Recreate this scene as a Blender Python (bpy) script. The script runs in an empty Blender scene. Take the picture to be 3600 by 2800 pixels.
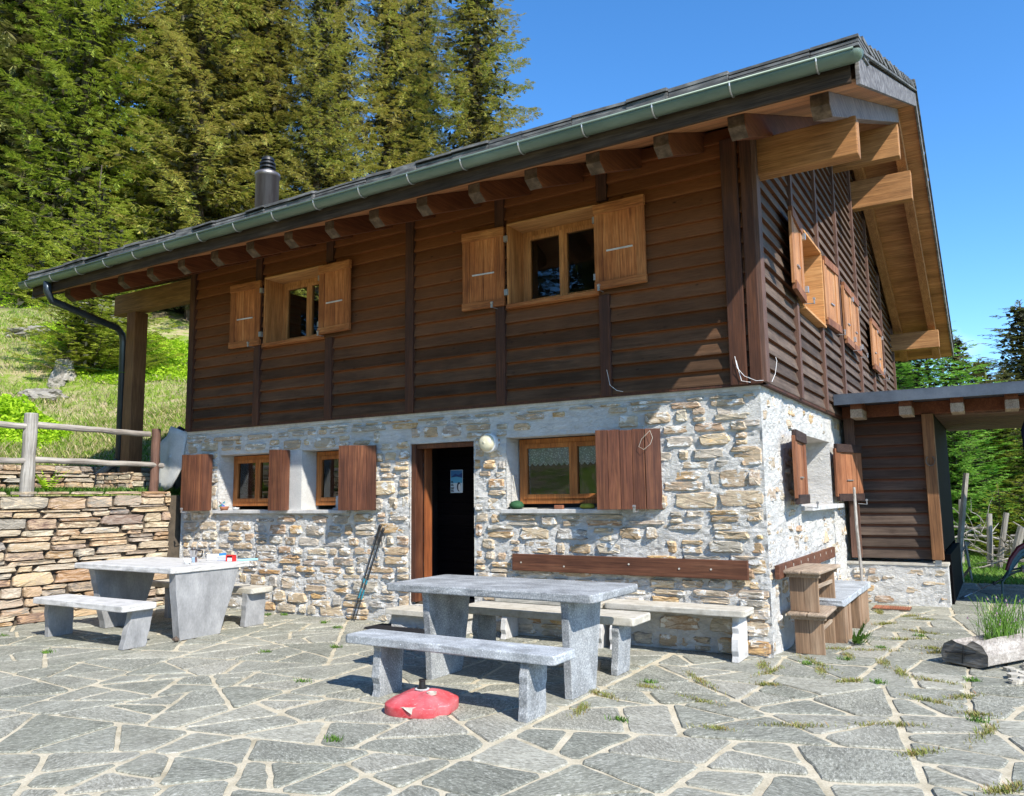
import bpy, math, random
import numpy as np
from mathutils import Vector, Matrix, noise

# ------------------------------------------------------------------ camera, sky, sun, exposure
S = bpy.context.scene
COL = S.collection
rx = Vector((0.8530526, 0.52166698, -0.0128382)); ux = Vector((0.07543334, -0.09893313, 0.99223084)); fx = Vector((-0.51634394, 0.84739353, 0.12374625))
cam_d = bpy.data.cameras.new('camera'); cam = bpy.data.objects.new('camera', cam_d); COL.objects.link(cam)
cam_d.sensor_fit = 'HORIZONTAL'; cam_d.sensor_width = 36; cam_d.lens = 27.83; cam_d.clip_start = .05; cam_d.clip_end = 2000
cam.matrix_world = Matrix(((rx[0], ux[0], -fx[0], 1.778), (rx[1], ux[1], -fx[1], -7.230), (rx[2], ux[2], -fx[2], 1.42), (0, 0, 0, 1)))
S.camera = cam
S.view_settings.view_transform = 'Standard'; S.view_settings.look = 'None'; S.view_settings.gamma = 1
S.view_settings.use_curve_mapping = False
S.view_settings.exposure = 0.75

SUN = Vector((1.87, -1.0, 1.93)).normalized()
sun_d = bpy.data.lights.new('sun', 'SUN'); sun = bpy.data.objects.new('sun', sun_d); COL.objects.link(sun)
sun_d.energy = 4.4; sun_d.angle = math.radians(.53); sun_d.color = (1.0, .94, .84)
sun.rotation_euler = (-SUN).to_track_quat('-Z', 'Y').to_euler()
W = bpy.data.worlds.new("World"); S.world = W; W.use_nodes = True
wn = W.node_tree; wb = wn.nodes['Background']
sky = wn.nodes.new('ShaderNodeTexSky'); sky.sky_type = 'NISHITA'; sky.sun_disc = False
sky.sun_elevation = math.radians(42.3); sky.sun_rotation = math.radians(118.1)
sky.altitude = 1800; sky.air_density = 1.0; sky.dust_density = .3; sky.ozone_density = 3.0
hs = wn.nodes.new('ShaderNodeHueSaturation'); hs.inputs['Saturation'].default_value = 1.24; hs.inputs['Value'].default_value = 1.25
wn.links.new(sky.outputs[0], hs.inputs['Color'])
# one small cloud low over the trees
tc = wn.nodes.new('ShaderNodeTexCoord'); dp = wn.nodes.new('ShaderNodeVectorMath'); dp.operation = 'DISTANCE'
mpw = wn.nodes.new('ShaderNodeMapping'); mpw.inputs['Scale'].default_value = (1, 1, 1.6)
wn.links.new(tc.outputs['Generated'], mpw.inputs[0]); wn.links.new(mpw.outputs[0], dp.inputs[0])
dp.inputs[1].default_value = (-.045, .9868, .155 * 1.6)
nz = wn.nodes.new('ShaderNodeTexNoise'); nz.inputs['Scale'].default_value = 14; nz.inputs['Detail'].default_value = 5
wn.links.new(tc.outputs['Generated'], nz.inputs['Vector'])
ma = wn.nodes.new('ShaderNodeMath'); ma.operation = 'MULTIPLY_ADD'; ma.inputs[1].default_value = -.10; wn.links.new(nz.outputs[0], ma.inputs[0]); wn.links.new(dp.outputs['Value'], ma.inputs[2])
mr = wn.nodes.new('ShaderNodeMapRange'); mr.inputs['From Min'].default_value = -.012; mr.inputs['From Max'].default_value = -.05
mr.inputs['To Max'].default_value = .35
wn.links.new(ma.outputs[0], mr.inputs['Value'])
mxw = wn.nodes.new('ShaderNodeMix'); mxw.data_type = 'RGBA'; wn.links.new(mr.outputs[0], mxw.inputs[0])
wn.links.new(hs.outputs[0], mxw.inputs[6]); mxw.inputs[7].default_value = (5.5, 6.0, 6.6, 1)
wn.links.new(mxw.outputs[2], wb.inputs[0]); wb.inputs[1].default_value = .15

# ------------------------------------------------------------------ materials
def new_mat(name):
    m = bpy.data.materials.new(name); m.use_nodes = True
    return m, m.node_tree, m.node_tree.nodes['Principled BSDF']
def nd(nt, t, **k):
    n = nt.nodes.new('ShaderNode' + t)
    for a, v in k.items(): setattr(n, a, v)
    return n
def ramp(nt, cols, pos=None, interp='LINEAR'):
    r = nd(nt, 'ValToRGB'); e = r.color_ramp; e.interpolation = interp
    n = len(cols); pos = pos or [i / (n - 1) for i in range(n)]
    while len(e.elements) < n: e.elements.new(.5)
    for i in range(n):
        e.elements[i].position = pos[i]; e.elements[i].color = (*cols[i], 1)
    return r
def noise_n(nt, vec, scale, detail=6, rough=.6, dist=0):
    n = nd(nt, 'TexNoise'); n.inputs['Scale'].default_value = scale; n.inputs['Detail'].default_value = detail
    n.inputs['Roughness'].default_value = rough; n.inputs['Distortion'].default_value = dist
    nt.links.new(vec, n.inputs['Vector']); return n.outputs[0]
def mix(nt, f, a, b, bt='MIX'):
    m = nd(nt, 'Mix', data_type='RGBA', blend_type=bt)
    for s, v in ((0, f), (6, a), (7, b)):
        if isinstance(v, (int, float)): m.inputs[s].default_value = v
        elif isinstance(v, tuple): m.inputs[s].default_value = (*v, 1)
        else: nt.links.new(v, m.inputs[s])
    return m.outputs[2]
def math_n(nt, op, a, b=0.0, c=0.0):
    m = nd(nt, 'Math', operation=op)
    for i, v in enumerate((a, b, c)):
        if isinstance(v, (int, float)): m.inputs[i].default_value = v
        else: nt.links.new(v, m.inputs[i])
    return m.outputs[0]
def maprange(nt, v, a, b, c=0., d=1.):
    m = nd(nt, 'MapRange'); nt.links.new(v, m.inputs[0])
    for i, x in zip((1, 2, 3, 4), (a, b, c, d)): m.inputs[i].default_value = x
    return m.outputs[0]
def mapping(nt, scale=(1, 1, 1), coord='Object'):
    t = nd(nt, 'TexCoord'); m = nd(nt, 'Mapping'); m.inputs['Scale'].default_value = scale
    nt.links.new(t.outputs[coord], m.inputs[0]); return m.outputs[0]
def bump(nt, bs, h, strength=.4, dist=.01, prev=None):
    b = nd(nt, 'Bump'); b.inputs['Strength'].default_value = strength; b.inputs['Distance'].default_value = dist
    nt.links.new(h, b.inputs['Height'])
    if prev: nt.links.new(prev, b.inputs['Normal'])
    nt.links.new(b.outputs[0], bs.inputs['Normal']); return b.outputs[0]

def basic(name, cols, scale=(1, 1, 1), ns=6, rough=.8, bs=.35, bd=.008, isl=0., spec=.3, metal=0., fine=60, fineamt=.25, pos=None, detail=7):
    """stretched-noise colour + fine speckle + bump; isl = brightness change between separate pieces of one mesh"""
    m, nt, p = new_mat(name)
    v = mapping(nt, scale)
    n1 = noise_n(nt, v, ns, detail); r = ramp(nt, cols, pos); 
    nt.links.new(maprange(nt, n1, .28, .72), r.inputs[0])
    n2 = noise_n(nt, v, fine, 4)
    c = mix(nt, fineamt, r.outputs[0], n2, 'OVERLAY')
    if isl:
        g = nd(nt, 'NewGeometry'); h = nd(nt, 'HueSaturation')
        nt.links.new(maprange(nt, g.outputs['Random Per Island'], 0, 1, 1 - isl, 1 + isl), h.inputs['Value'])
        nt.links.new(c, h.inputs['Color']); c = h.outputs[0]
    nt.links.new(c, p.inputs['Base Color']); p.inputs['Roughness'].default_value = rough
    p.inputs['Specular IOR Level'].default_value = spec; p.inputs['Metallic'].default_value = metal
    b = bump(nt, p, n1, bs, bd); bump(nt, p, n2, bs * .6, bd * .3, b)
    return m

def wood(name, cols, axis, ns=9, rough=.7, isl=.18, bs=.4, plank=0, spec=.3):
    sc = {'x': (.06, 1.5, 1.5), 'y': (1.5, .06, 1.5), 'z': (1.5, 1.5, .06)}[axis]
    m, nt, p = new_mat(name)
    v = mapping(nt, sc); w = noise_n(nt, v, ns, 8, .65, 1.2)
    g = noise_n(nt, v, ns * 7, 5, .6)
    v2 = mapping(nt, (1, 1, 1)); blot = noise_n(nt, v2, 1.7, 4)
    r = ramp(nt, cols); nt.links.new(maprange(nt, math_n(nt, 'MULTIPLY_ADD', blot, .45, math_n(nt, 'MULTIPLY', w, .7)), .36, .78), r.inputs[0])
    c = mix(nt, .6, r.outputs[0], maprange(nt, g, .2, .8), 'OVERLAY')
    ge = nd(nt, 'NewGeometry'); h = nd(nt, 'HueSaturation')
    nt.links.new(maprange(nt, ge.outputs['Random Per Island'], 0, 1, 1 - isl, 1 + isl), h.inputs['Value'])
    nt.links.new(c, h.inputs['Color'])
    nt.links.new(h.outputs[0], p.inputs['Base Color']); p.inputs['Roughness'].default_value = rough
    p.inputs['Specular IOR Level'].default_value = spec
    b = bump(nt, p, w, bs, .004); bump(nt, p, g, bs, .0015, b)
    return m

def siding_mat(name, axis, z0, pitch, dark, grey, lip, warm, warmz=(2.9, 4.4), warmamt=.8):
    """lap boards: weathered dark face, unweathered reddish band sheltered under each lip"""
    sc = (.10, 1, 1.5) if axis == 'x' else (1, .10, 1.5)
    m, nt, p = new_mat(name); v = mapping(nt, sc)
    w = noise_n(nt, v, 12, 9, .65, .8); g = noise_n(nt, v, 75, 5); blot = noise_n(nt, mapping(nt), 2.3, 4)
    sx = nd(nt, 'SeparateXYZ'); nt.links.new(mapping(nt), sx.inputs[0]); z = sx.outputs[2]
    bi = math_n(nt, 'FLOOR', math_n(nt, 'DIVIDE', math_n(nt, 'SUBTRACT', z, z0), pitch))
    wnz = nd(nt, 'TexWhiteNoise', noise_dimensions='1D'); nt.links.new(bi, wnz.inputs['W'])
    fr = math_n(nt, 'FRACT', math_n(nt, 'DIVIDE', math_n(nt, 'SUBTRACT', z, z0), pitch))
    base = mix(nt, maprange(nt, math_n(nt, 'ADD', w, math_n(nt, 'MULTIPLY', blot, .6)), .55, 1.0), dark, grey)
    wf = math_n(nt, 'MULTIPLY', maprange(nt, math_n(nt, 'ADD', z, math_n(nt, 'MULTIPLY', blot, .8)), warmz[0] + .4, warmz[1] + .4), warmamt)
    base = mix(nt, wf, base, warm)
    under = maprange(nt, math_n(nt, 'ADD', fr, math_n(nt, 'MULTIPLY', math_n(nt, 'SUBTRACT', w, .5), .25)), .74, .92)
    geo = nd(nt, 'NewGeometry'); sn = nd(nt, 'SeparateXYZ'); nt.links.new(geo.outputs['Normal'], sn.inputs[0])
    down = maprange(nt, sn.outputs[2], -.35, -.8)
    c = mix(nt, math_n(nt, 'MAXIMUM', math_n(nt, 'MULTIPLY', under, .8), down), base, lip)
    c = mix(nt, .5, c, g, 'OVERLAY')
    kn = nd(nt, 'TexVoronoi'); kn.inputs['Scale'].default_value = 3.2; kn.inputs['Randomness'].default_value = 1; nt.links.new(mapping(nt, (1, 1, 2.2)), kn.inputs['Vector'])
    c = mix(nt, maprange(nt, kn.outputs['Distance'], .085, .035, 0, .75), c, (.02, .010, .007))
    h = nd(nt, 'HueSaturation'); nt.links.new(maprange(nt, wnz.outputs[0], 0, 1, .72, 1.3), h.inputs['Value']); nt.links.new(c, h.inputs['Color'])
    nt.links.new(h.outputs[0], p.inputs['Base Color']); p.inputs['Roughness'].default_value = .7; p.inputs['Specular IOR Level'].default_value = .12
    b = bump(nt, p, w, .5, .006); bump(nt, p, g, .4, .002, b)
    return m

def stone_mat(name, cols, smear=None, mortar=(.62, .63, .62), ns=7, bs=.8, bd=.02, lam=(1, 1, 5)):
    """stones: one colour per piece, stretched lamination, optional mortar smeared over them"""
    m, nt, p = new_mat(name)
    geo = nd(nt, 'NewGeometry'); rd = geo.outputs['Random Per Island']
    v = mapping(nt, lam); w = noise_n(nt, v, ns, 9, .68, .6); f = noise_n(nt, mapping(nt, (1, 1, 2.2)), 42, 6, .7)
    r = ramp(nt, cols, interp='LINEAR'); nt.links.new(rd, r.inputs[0])
    r2 = ramp(nt, cols[::-1]); nt.links.new(math_n(nt, 'FRACT', math_n(nt, 'MULTIPLY', rd, 7.31)), r2.inputs[0])
    c = mix(nt, maprange(nt, w, .42, .66), r.outputs[0], r2.outputs[0])
    c = mix(nt, .65, c, maprange(nt, w, .25, .75), 'OVERLAY'); c = mix(nt, .5, c, f, 'OVERLAY')
    if smear:
        s = noise_n(nt, mapping(nt, (1, 1, 1.7)), 5.5, 7, .7)
        c = mix(nt, maprange(nt, s, smear, smear + .05), c, mortar)
    nt.links.new(c, p.inputs['Base Color']); p.inputs['Roughness'].default_value = .9; p.inputs['Specular IOR Level'].default_value = .2
    b = bump(nt, p, w, bs, bd); bump(nt, p, f, bs, bd * .35, b)
    return m

def mortar_mat(name, a=(.50, .52, .53), b=(.72, .72, .70)):
    m, nt, p = new_mat(name)
    n1 = noise_n(nt, mapping(nt, (1, 1, 1.8)), 4, 8, .7); n2 = noise_n(nt, mapping(nt, (1, 1, 2.0)), 16, 8, .75, .8); n3 = noise_n(nt, mapping(nt), 90, 5)
    c = mix(nt, maprange(nt, n1, .35, .65), a, b); c = mix(nt, .35, c, n2, 'OVERLAY'); c = mix(nt, .2, c, n3, 'OVERLAY')
    nt.links.new(c, p.inputs['Base Color']); p.inputs['Roughness'].default_value = .92; p.inputs['Specular IOR Level'].default_value = .15
    bb = bump(nt, p, n2, 1, .05); bump(nt, p, n3, .5, .004, bb)
    return m

def granite(name, a, b, c0, ns=55):
    m, nt, p = new_mat(name)
    v = mapping(nt, (1, 1, 1)); n1 = noise_n(nt, v, ns, 4, .75); n2 = noise_n(nt, mapping(nt, (1, 1.4, 1)), 5, 5); 
    r = ramp(nt, [a, b, c0, tuple(min(1, x * 1.5) for x in c0)], [.28, .48, .60, .74]); nt.links.new(n1, r.inputs[0])
    c = mix(nt, .65, r.outputs[0], maprange(nt, n2, .15, .85), 'OVERLAY')
    vo = nd(nt, 'TexVoronoi'); vo.inputs['Scale'].default_value = 22; nt.links.new(v, vo.inputs['Vector'])
    c = mix(nt, maprange(nt, vo.outputs['Distance'], .13, .06), c, tuple(min(1, x * 1.5) for x in c0))
    nt.links.new(c, p.inputs['Base Color']); p.inputs['Roughness'].default_value = .75; p.inputs['Specular IOR Level'].default_value = .3
    b1 = bump(nt, p, n1, .5, .004); bump(nt, p, n2, .3, .006, b1)
    return m

def leaf_mat(name, cols, trans=.25, clump=None, cs=.9, rough=.6):
    m, nt, p = new_mat(name)
    geo = nd(nt, 'NewGeometry'); r = ramp(nt, cols); nt.links.new(geo.outputs['Random Per Island'], r.inputs[0]); c = r.outputs[0]
    if clump:
        n = noise_n(nt, mapping(nt), cs, 4); c = mix(nt, maprange(nt, n, .42, .62), c, mix(nt, .55, c, clump))
    oi = nd(nt, 'ObjectInfo'); h = nd(nt, 'HueSaturation'); nt.links.new(maprange(nt, oi.outputs['Random'], 0, 1, .82, 1.2), h.inputs['Value']); nt.links.new(c, h.inputs['Color']); c = h.outputs[0]
    nt.links.new(c, p.inputs['Base Color']); p.inputs['Roughness'].default_value = rough; p.inputs['Specular IOR Level'].default_value = .25
    t = nd(nt, 'BsdfTranslucent'); nt.links.new(c, t.inputs[0]); ms = nd(nt, 'MixShader'); ms.inputs[0].default_value = trans
    nt.links.new(p.outputs[0], ms.inputs[1]); nt.links.new(t.outputs[0], ms.inputs[2])
    nt.links.new(ms.outputs[0], nt.nodes['Material Output'].inputs[0])
    return m

def plain(name, col, rough=.5, metal=0., spec=.5, wear=.0):
    m, nt, p = new_mat(name); n = noise_n(nt, mapping(nt), 14, 6)
    c = mix(nt, maprange(nt, n, .4, .7, 0, max(wear, .12)), col, tuple(min(1, x * 1.35 + .03) for x in col))
    nt.links.new(c, p.inputs['Base Color']); p.inputs['Roughness'].default_value = rough; p.inputs['Metallic'].default_value = metal; p.inputs['Specular IOR Level'].default_value = spec
    bump(nt, p, n, .08, .003)
    return m

def glass_mat():
    m, nt, p = new_mat('window_glass'); nt.nodes.remove(p)
    g = nd(nt, 'BsdfGlossy'); g.inputs['Roughness'].default_value = .01; g.inputs[0].default_value = (.9, .95, 1, 1)
    t = nd(nt, 'BsdfTransparent'); t.inputs[0].default_value = (.75, .8, .8, 1)
    f = nd(nt, 'Fresnel'); f.inputs[0].default_value = 1.65; ms = nd(nt, 'MixShader')
    nt.links.new(f.outputs[0], ms.inputs[0]); nt.links.new(t.outputs[0], ms.inputs[1]); nt.links.new(g.outputs[0], ms.inputs[2])
    nt.links.new(ms.outputs[0], nt.nodes['Material Output'].inputs[0]); return m

M = {}
M['side_front'] = siding_mat('siding_front', 'x', 2.42, .145, (.042, .023, .013), (.105, .060, .035), (.18, .060, .020), (.185, .068, .025), (2.7, 4.3), .9)
M['side_gable'] = siding_mat('siding_gable', 'y', 2.42, .145, (.048, .034, .026), (.14, .102, .078), (.12, .05, .026), (.11, .068, .046), (3.5, 6), .3)
M['side_shed'] = siding_mat('siding_shed', 'x', .57, .145, (.04, .028, .022), (.115, .085, .066), (.12, .042, .02), (.06, .028, .018), (1.2, 2.2), .7)
M['batten'] = wood('batten_wood', [(.030, .016, .014), (.07, .028, .016), (.12, .045, .02)], 'z')
M['batten_g'] = wood('batten_gable_wood', [(.06, .035, .03), (.13, .07, .05), (.19, .10, .065)], 'z')
M['rafter'] = wood('rafter_wood', [(.085, .026, .011), (.14, .045, .018), (.20, .07, .028)], 'y')
M['rafter_w'] = wood('weathered_rafter', [(.10, .075, .07), (.20, .15, .14), (.30, .24, .22)], 'y')
M['rafter_l'] = wood('pale_rafter', [(.23, .095, .04), (.38, .17, .074), (.50, .245, .11)], 'y')
M['beam'] = wood('beam_wood', [(.17, .075, .028), (.35, .165, .06), (.50, .26, .105)], 'x')
M['beam_end'] = basic('rafter_end_grain', [(.035, .024, .017), (.09, .06, .042), (.17, .12, .085)], (1, 1, 1), 14)
M['soffit'] = wood('soffit_boards', [(.25, .105, .042), (.40, .18, .078), (.52, .26, .12)], 'x', isl=.22)
M['fascia'] = basic('weathered_fascia', [(.05, .045, .045), (.14, .13, .13), (.30, .29, .29)], (1.5, 1.5, 6), 5, .75, .5, .006)
M['fascia_d'] = wood('dark_fascia', [(.022, .016, .013), (.055, .038, .028), (.11, .08, .06)], 'x', spec=.08)
M['slate'] = basic('roof_slate', [(.05, .05, .05), (.12, .12, .12), (.24, .24, .23)], (1, 1, 3), 6, .8, .6, .01, .3)
M['copper'] = basic('green_patina_gutter', [(.085, .125, .10), (.12, .165, .13), (.165, .22, .18)], (.3, 1, 1), 4, .42, .08, .003, 0, .5, .3, 40, .12)
M['copper_d'] = basic('dark_downpipe_metal', [(.03, .04, .05), (.045, .06, .075), (.08, .10, .12)], (1, 1, .3), 5, .35, .05, .002, 0, .5, .5)
M['bracket'] = plain('galvanised_steel', (.42, .42, .42), .4, .7, .5, .3)
M['lightwood'] = wood('larch_window_wood', [(.26, .10, .028), (.42, .18, .06), (.55, .27, .10)], 'z', isl=.1)
M['lightwood_x'] = wood('larch_reveal_wood', [(.34, .15, .05), (.50, .25, .095), (.60, .33, .14)], 'x', isl=.1)
M['shut'] = wood('shutter_larch', [(.12, .030, .010), (.34, .115, .034), (.55, .24, .085)], 'z', 14, isl=.28)
M['shut_x'] = wood('shutter_rail_larch', [(.15, .042, .014), (.36, .13, .040), (.56, .255, .09)], 'x', 14, isl=.2)
M['shut_low'] = wood('shutter_redbrown', [(.030, .013, .010), (.10, .038, .021), (.205, .085, .040)], 'z', 9, isl=.28, rough=.5)
M['shut_gable'] = wood('shutter_gable_wood', [(.09, .032, .018), (.24, .095, .045), (.42, .20, .10)], 'z', 11, isl=.25)
M['shut_gup'] = wood('upper_gable_shutter', [(.17, .065, .026), (.38, .17, .07), (.56, .30, .14)], 'z', 11, isl=.2)
M['shut_dark'] = wood('shutter_rail_dark', [(.02, .012, .012), (.045, .028, .025), (.08, .05, .04)], 'y', 9)
M['orangewood'] = wood('orange_window_wood', [(.20, .060, .015), (.36, .125, .032), (.48, .19, .055)], 'z', isl=.08)
M['wood_red'] = wood('door_frame_red', [(.12, .03, .015), (.26, .08, .025), (.40, .15, .05)], 'z')
M['wood_shade_black'] = wood('shade_black_boards', [(.0015, .001, .0015), (.003, .0024, .003), (.006, .004, .004)], 'x', spec=.04)  # near-black colour puts the shade of doorway and shed side into the wood
M['mortar'] = mortar_mat('lime_mortar', (.62, .615, .59), (.82, .81, .77))
M['plaster'] = basic('smooth_plaster', [(.42, .43, .42), (.52, .52, .50), (.60, .60, .57)], (1, 1, 1), 4, .9, .15, .004)
M['wallstone'] = stone_mat('rubble_stone', [(.36, .34, .30), (.56, .44, .28), (.44, .40, .34), (.55, .35, .14), (.48, .46, .42), (.43, .26, .14), (.60, .52, .38), (.27, .26, .24), (.52, .35, .18)], smear=.545, mortar=(.76, .75, .71))
M['drystone'] = stone_mat('dry_wall_stone', [(.34, .32, .28), (.56, .44, .28), (.40, .24, .13), (.60, .51, .36), (.26, .25, .24), (.50, .31, .14), (.48, .43, .35), (.28, .18, .14), (.64, .56, .42), (.44, .25, .12)])
M['gapdark'] = basic('wall_core', [(.06, .048, .036), (.12, .095, .07)], (1, 1, 1), 10)
M['granite'] = granite('grey_granite', (.15, .16, .17), (.26, .275, .285), (.40, .415, .42), 85)
M['granite_b'] = granite('blue_granite', (.22, .24, .26), (.34, .365, .385), (.48, .505, .52), 85)
M['concrete'] = basic('pale_concrete', [(.38, .375, .36), (.54, .535, .52), (.64, .63, .61)], (1, 1, 1), 7, .85, .3, .004, 0, .2, 0, 70, .3)
M['concrete_g'] = basic('grey_concrete_leg', [(.20, .205, .21), (.29, .295, .30), (.38, .385, .39)], (1, 1, .5), 6, .85, .3, .004, 0, .2, 0, 70, .3)
M['slabwarm'] = basic('warm_stone_slab', [(.36, .33, .27), (.50, .47, .40), (.60, .57, .50)], (1, 1, 1), 9, .85, .4, .005)
M['darkwood_p'] = wood('backrest_plank_wood', [(.055, .022, .014), (.12, .048, .026), (.20, .09, .05)], 'x')
M['stoolwood'] = wood('old_stool_wood', [(.13, .075, .045), (.26, .165, .10), (.38, .27, .18)], 'z')
M['stoolwood_y'] = wood('old_stool_top', [(.20, .14, .095), (.33, .25, .18), (.44, .36, .27)], 'y')
M['greywood'] = wood('grey_driftwood', [(.11, .095, .08), (.27, .25, .22), (.46, .44, .40)], 'z')
M['greywood_x'] = wood('grey_rail_wood', [(.13, .105, .09), (.30, .27, .235), (.46, .43, .385)], 'y')
M['logend'] = basic('log_end_grain', [(.07, .06, .05), (.19, .17, .145), (.38, .35, .31)], (.5, .5, 4), 9, .9, 1, .03)
M['post_l'] = wood('porch_post_wood', [(.12, .055, .025), (.20, .095, .04), (.28, .14, .06)], 'z')
M['beam_l'] = wood('porch_beam_wood', [(.17, .085, .03), (.27, .145, .052), (.36, .20, .08)], 'x')
M['lead'] = basic('grey_sheet_metal', [(.07, .08, .10), (.10, .12, .15), (.14, .16, .19)], (1, 1, 1), 3, .45, .05, .002, 0, .5, .4)
M['black'] = plain('black_plastic', (.012, .012, .013), .45)
M['rubber'] = basic('rubber_mat', [(.015, .015, .017), (.03, .03, .035)], (1, 1, 1), 30, .7)
M['white'] = plain('white_plastic', (.75, .75, .74), .4)
M['alu'] = plain('aluminium', (.62, .62, .63), .22, .95)
M['grip'] = plain('dark_grip', (.015, .015, .017), .6)
M['teal'] = plain('teal_paint', (.02, .22, .30), .35)
M['glass'] = glass_mat()
M['interior'] = basic('interior_wall', [(.10, .10, .10), (.16, .16, .16)], (1, 1, 1), 2)
M['brick'] = basic('red_brick', [(.24, .09, .05), (.36, .15, .08)], (1, 1, 1), 12, .9, .4, .004, .2)
M['greenleaf'] = leaf_mat('weed_leaf', [(.05, .12, .015), (.10, .22, .03), (.16, .28, .05)])
M['bluecloth'] = plain('dark_blue_cloth', (.008, .015, .08), .8)
M['redtube'] = plain('dark_red_plastic', (.10, .012, .02), .5)
M['tealtube'] = plain('dark_teal_plastic', (.03, .08, .09), .4)
# dirt-faded red plastic of the parasol base
def redplastic():
    m, nt, p = new_mat('faded_red_plastic')
    n1 = noise_n(nt, mapping(nt), 7, 6, .65); n2 = noise_n(nt, mapping(nt, (1, 1, 3)), 45, 5, .7)
    c = mix(nt, maprange(nt, n1, .35, .68), (.50, .035, .045), (.60, .15, .16))
    c = mix(nt, maprange(nt, n2, .60, .72), c, (.68, .52, .48))
    sx = nd(nt, 'SeparateXYZ'); nt.links.new(mapping(nt), sx.inputs[0])
    c = mix(nt, maprange(nt, math_n(nt, 'MULTIPLY_ADD', n1, .05, sx.outputs[2]), .10, .19, 0, .55), c, (.46, .20, .22))
    nt.links.new(c, p.inputs['Base Color']); p.inputs['Roughness'].default_value = .5; bump(nt, p, n2, .15, .003); return m
M['red'] = redplastic()

def paving_mat():
    m, nt, p = new_mat('gneiss_flagstones')
    geo = nd(nt, 'NewGeometry'); rd = geo.outputs['Random Per Island']
    tcn = nd(nt, 'TexCoord'); vr = nd(nt, 'VectorRotate', rotation_type='Z_AXIS'); nt.links.new(tcn.outputs['Object'], vr.inputs[0])
    nt.links.new(math_n(nt, 'MULTIPLY', rd, 6.28), vr.inputs['Angle'])
    mp = nd(nt, 'Mapping'); mp.inputs['Scale'].default_value = (.55, 1.35, 1); nt.links.new(vr.outputs[0], mp.inputs[0]); v = mp.outputs[0]
    w = noise_n(nt, v, 46, 6, .74, .7); big = noise_n(nt, mapping(nt), 1.3, 5); bl = noise_n(nt, v, 4, 4)
    r = ramp(nt, [(.19, .195, .16), (.27, .27, .225), (.225, .23, .19), (.31, .30, .25), (.205, .21, .17), (.345, .335, .275)]); nt.links.new(rd, r.inputs[0])
    c = mix(nt, .62, r.outputs[0], maprange(nt, w, .30, .70), 'OVERLAY'); c = mix(nt, .5, c, bl, 'OVERLAY')
    c = mix(nt, maprange(nt, big, .5, .75, 0, .45), c, (.36, .35, .30))
    f2 = noise_n(nt, v, 110, 4, .7)
    c = mix(nt, maprange(nt, math_n(nt, 'MULTIPLY_ADD', f2, .6, math_n(nt, 'MULTIPLY', w, .5)), .585, .68, 0, .8), c, (.56, .55, .49))
    c = mix(nt, .3, c, noise_n(nt, mapping(nt), 3.1, 5, .7), 'OVERLAY')
    nt.links.new(c, p.inputs['Base Color']); p.inputs['Roughness'].default_value = .9; p.inputs['Specular IOR Level'].default_value = .15
    b = bump(nt, p, w, .6, .008); bump(nt, p, bl, .5, .02, b); return m
M['paving'] = paving_mat()
M['joint'] = basic('sandy_joint_mortar', [(.34, .30, .21), (.52, .465, .345), (.60, .545, .42)], (1, 1, 1), 5, .95, .5, .01, 0, .1, 0, 90, .5)

def meadow_mat():
    m, nt, p = new_mat('alpine_meadow')
    v = mapping(nt); n1 = noise_n(nt, v, .55, 6, .65); n2 = noise_n(nt, v, 3.2, 6, .7); n3 = noise_n(nt, mapping(nt, (1, 1, .4)), 22, 6, .75)
    g = ramp(nt, [(.11, .18, .02), (.23, .34, .04), (.36, .44, .09)]); nt.links.new(n3, g.inputs[0])
    d = ramp(nt, [(.26, .21, .11), (.48, .40, .24), (.62, .54, .36)]); nt.links.new(n3, d.inputs[0])
    f = maprange(nt, math_n(nt, 'MULTIPLY_ADD', n2, .6, math_n(nt, 'MULTIPLY', n1, .5)), .50, .62)
    c = mix(nt, f, g.outputs[0], d.outputs[0])
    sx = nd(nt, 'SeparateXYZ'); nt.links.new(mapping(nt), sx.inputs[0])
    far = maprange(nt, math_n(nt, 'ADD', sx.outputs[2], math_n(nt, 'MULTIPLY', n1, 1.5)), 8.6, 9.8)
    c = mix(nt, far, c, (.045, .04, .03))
    nt.links.new(c, p.inputs['Base Color']); p.inputs['Roughness'].default_value = .95; p.inputs['Specular IOR Level'].default_value = .1
    b = bump(nt, p, n2, .8, .15); bump(nt, p, n3, .9, .05, b); return m
M['meadow'] = meadow_mat()
M['bark'] = basic('bark', [(.05, .035, .028), (.12, .09, .07), (.20, .16, .13)], (1, 1, .3), 8, .95, 1, .03)
M['innertwig_shade'] = leaf_mat('inner_spruce_twigs_shade', [(.012, .016, .006), (.03, .035, .012), (.05, .04, .02)], .05)  # dead inner twigs, coloured extra dark to give the crowns shadow depth
M['sp_olive'] = leaf_mat('olive_spruce', [(.08, .115, .022), (.21, .255, .04), (.35, .385, .065), (.49, .48, .10), (.42, .29, .10)], .3, (.42, .33, .10), .35)
M['sp_green'] = leaf_mat('green_spruce', [(.08, .13, .015), (.19, .29, .025), (.34, .43, .05), (.48, .55, .09)], .3, (.36, .38, .06), .6)
M['sp_yellow'] = leaf_mat('young_spruce', [(.16, .23, .02), (.34, .43, .04), (.54, .60, .08), (.66, .66, .14)], .35)
M['sp_far'] = leaf_mat('dark_spruce', [(.05, .07, .02), (.13, .16, .04), (.24, .26, .07), (.34, .34, .11)], .15, (.13, .10, .06), .6)
M['larch'] = leaf_mat('fresh_larch', [(.10, .24, .03), (.19, .42, .05), (.30, .56, .08), (.42, .66, .14)], .35)
M['bilberry'] = leaf_mat('bilberry_leaf', [(.16, .30, .01), (.30, .50, .015), (.45, .66, .03), (.56, .72, .06)], .45)
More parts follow.
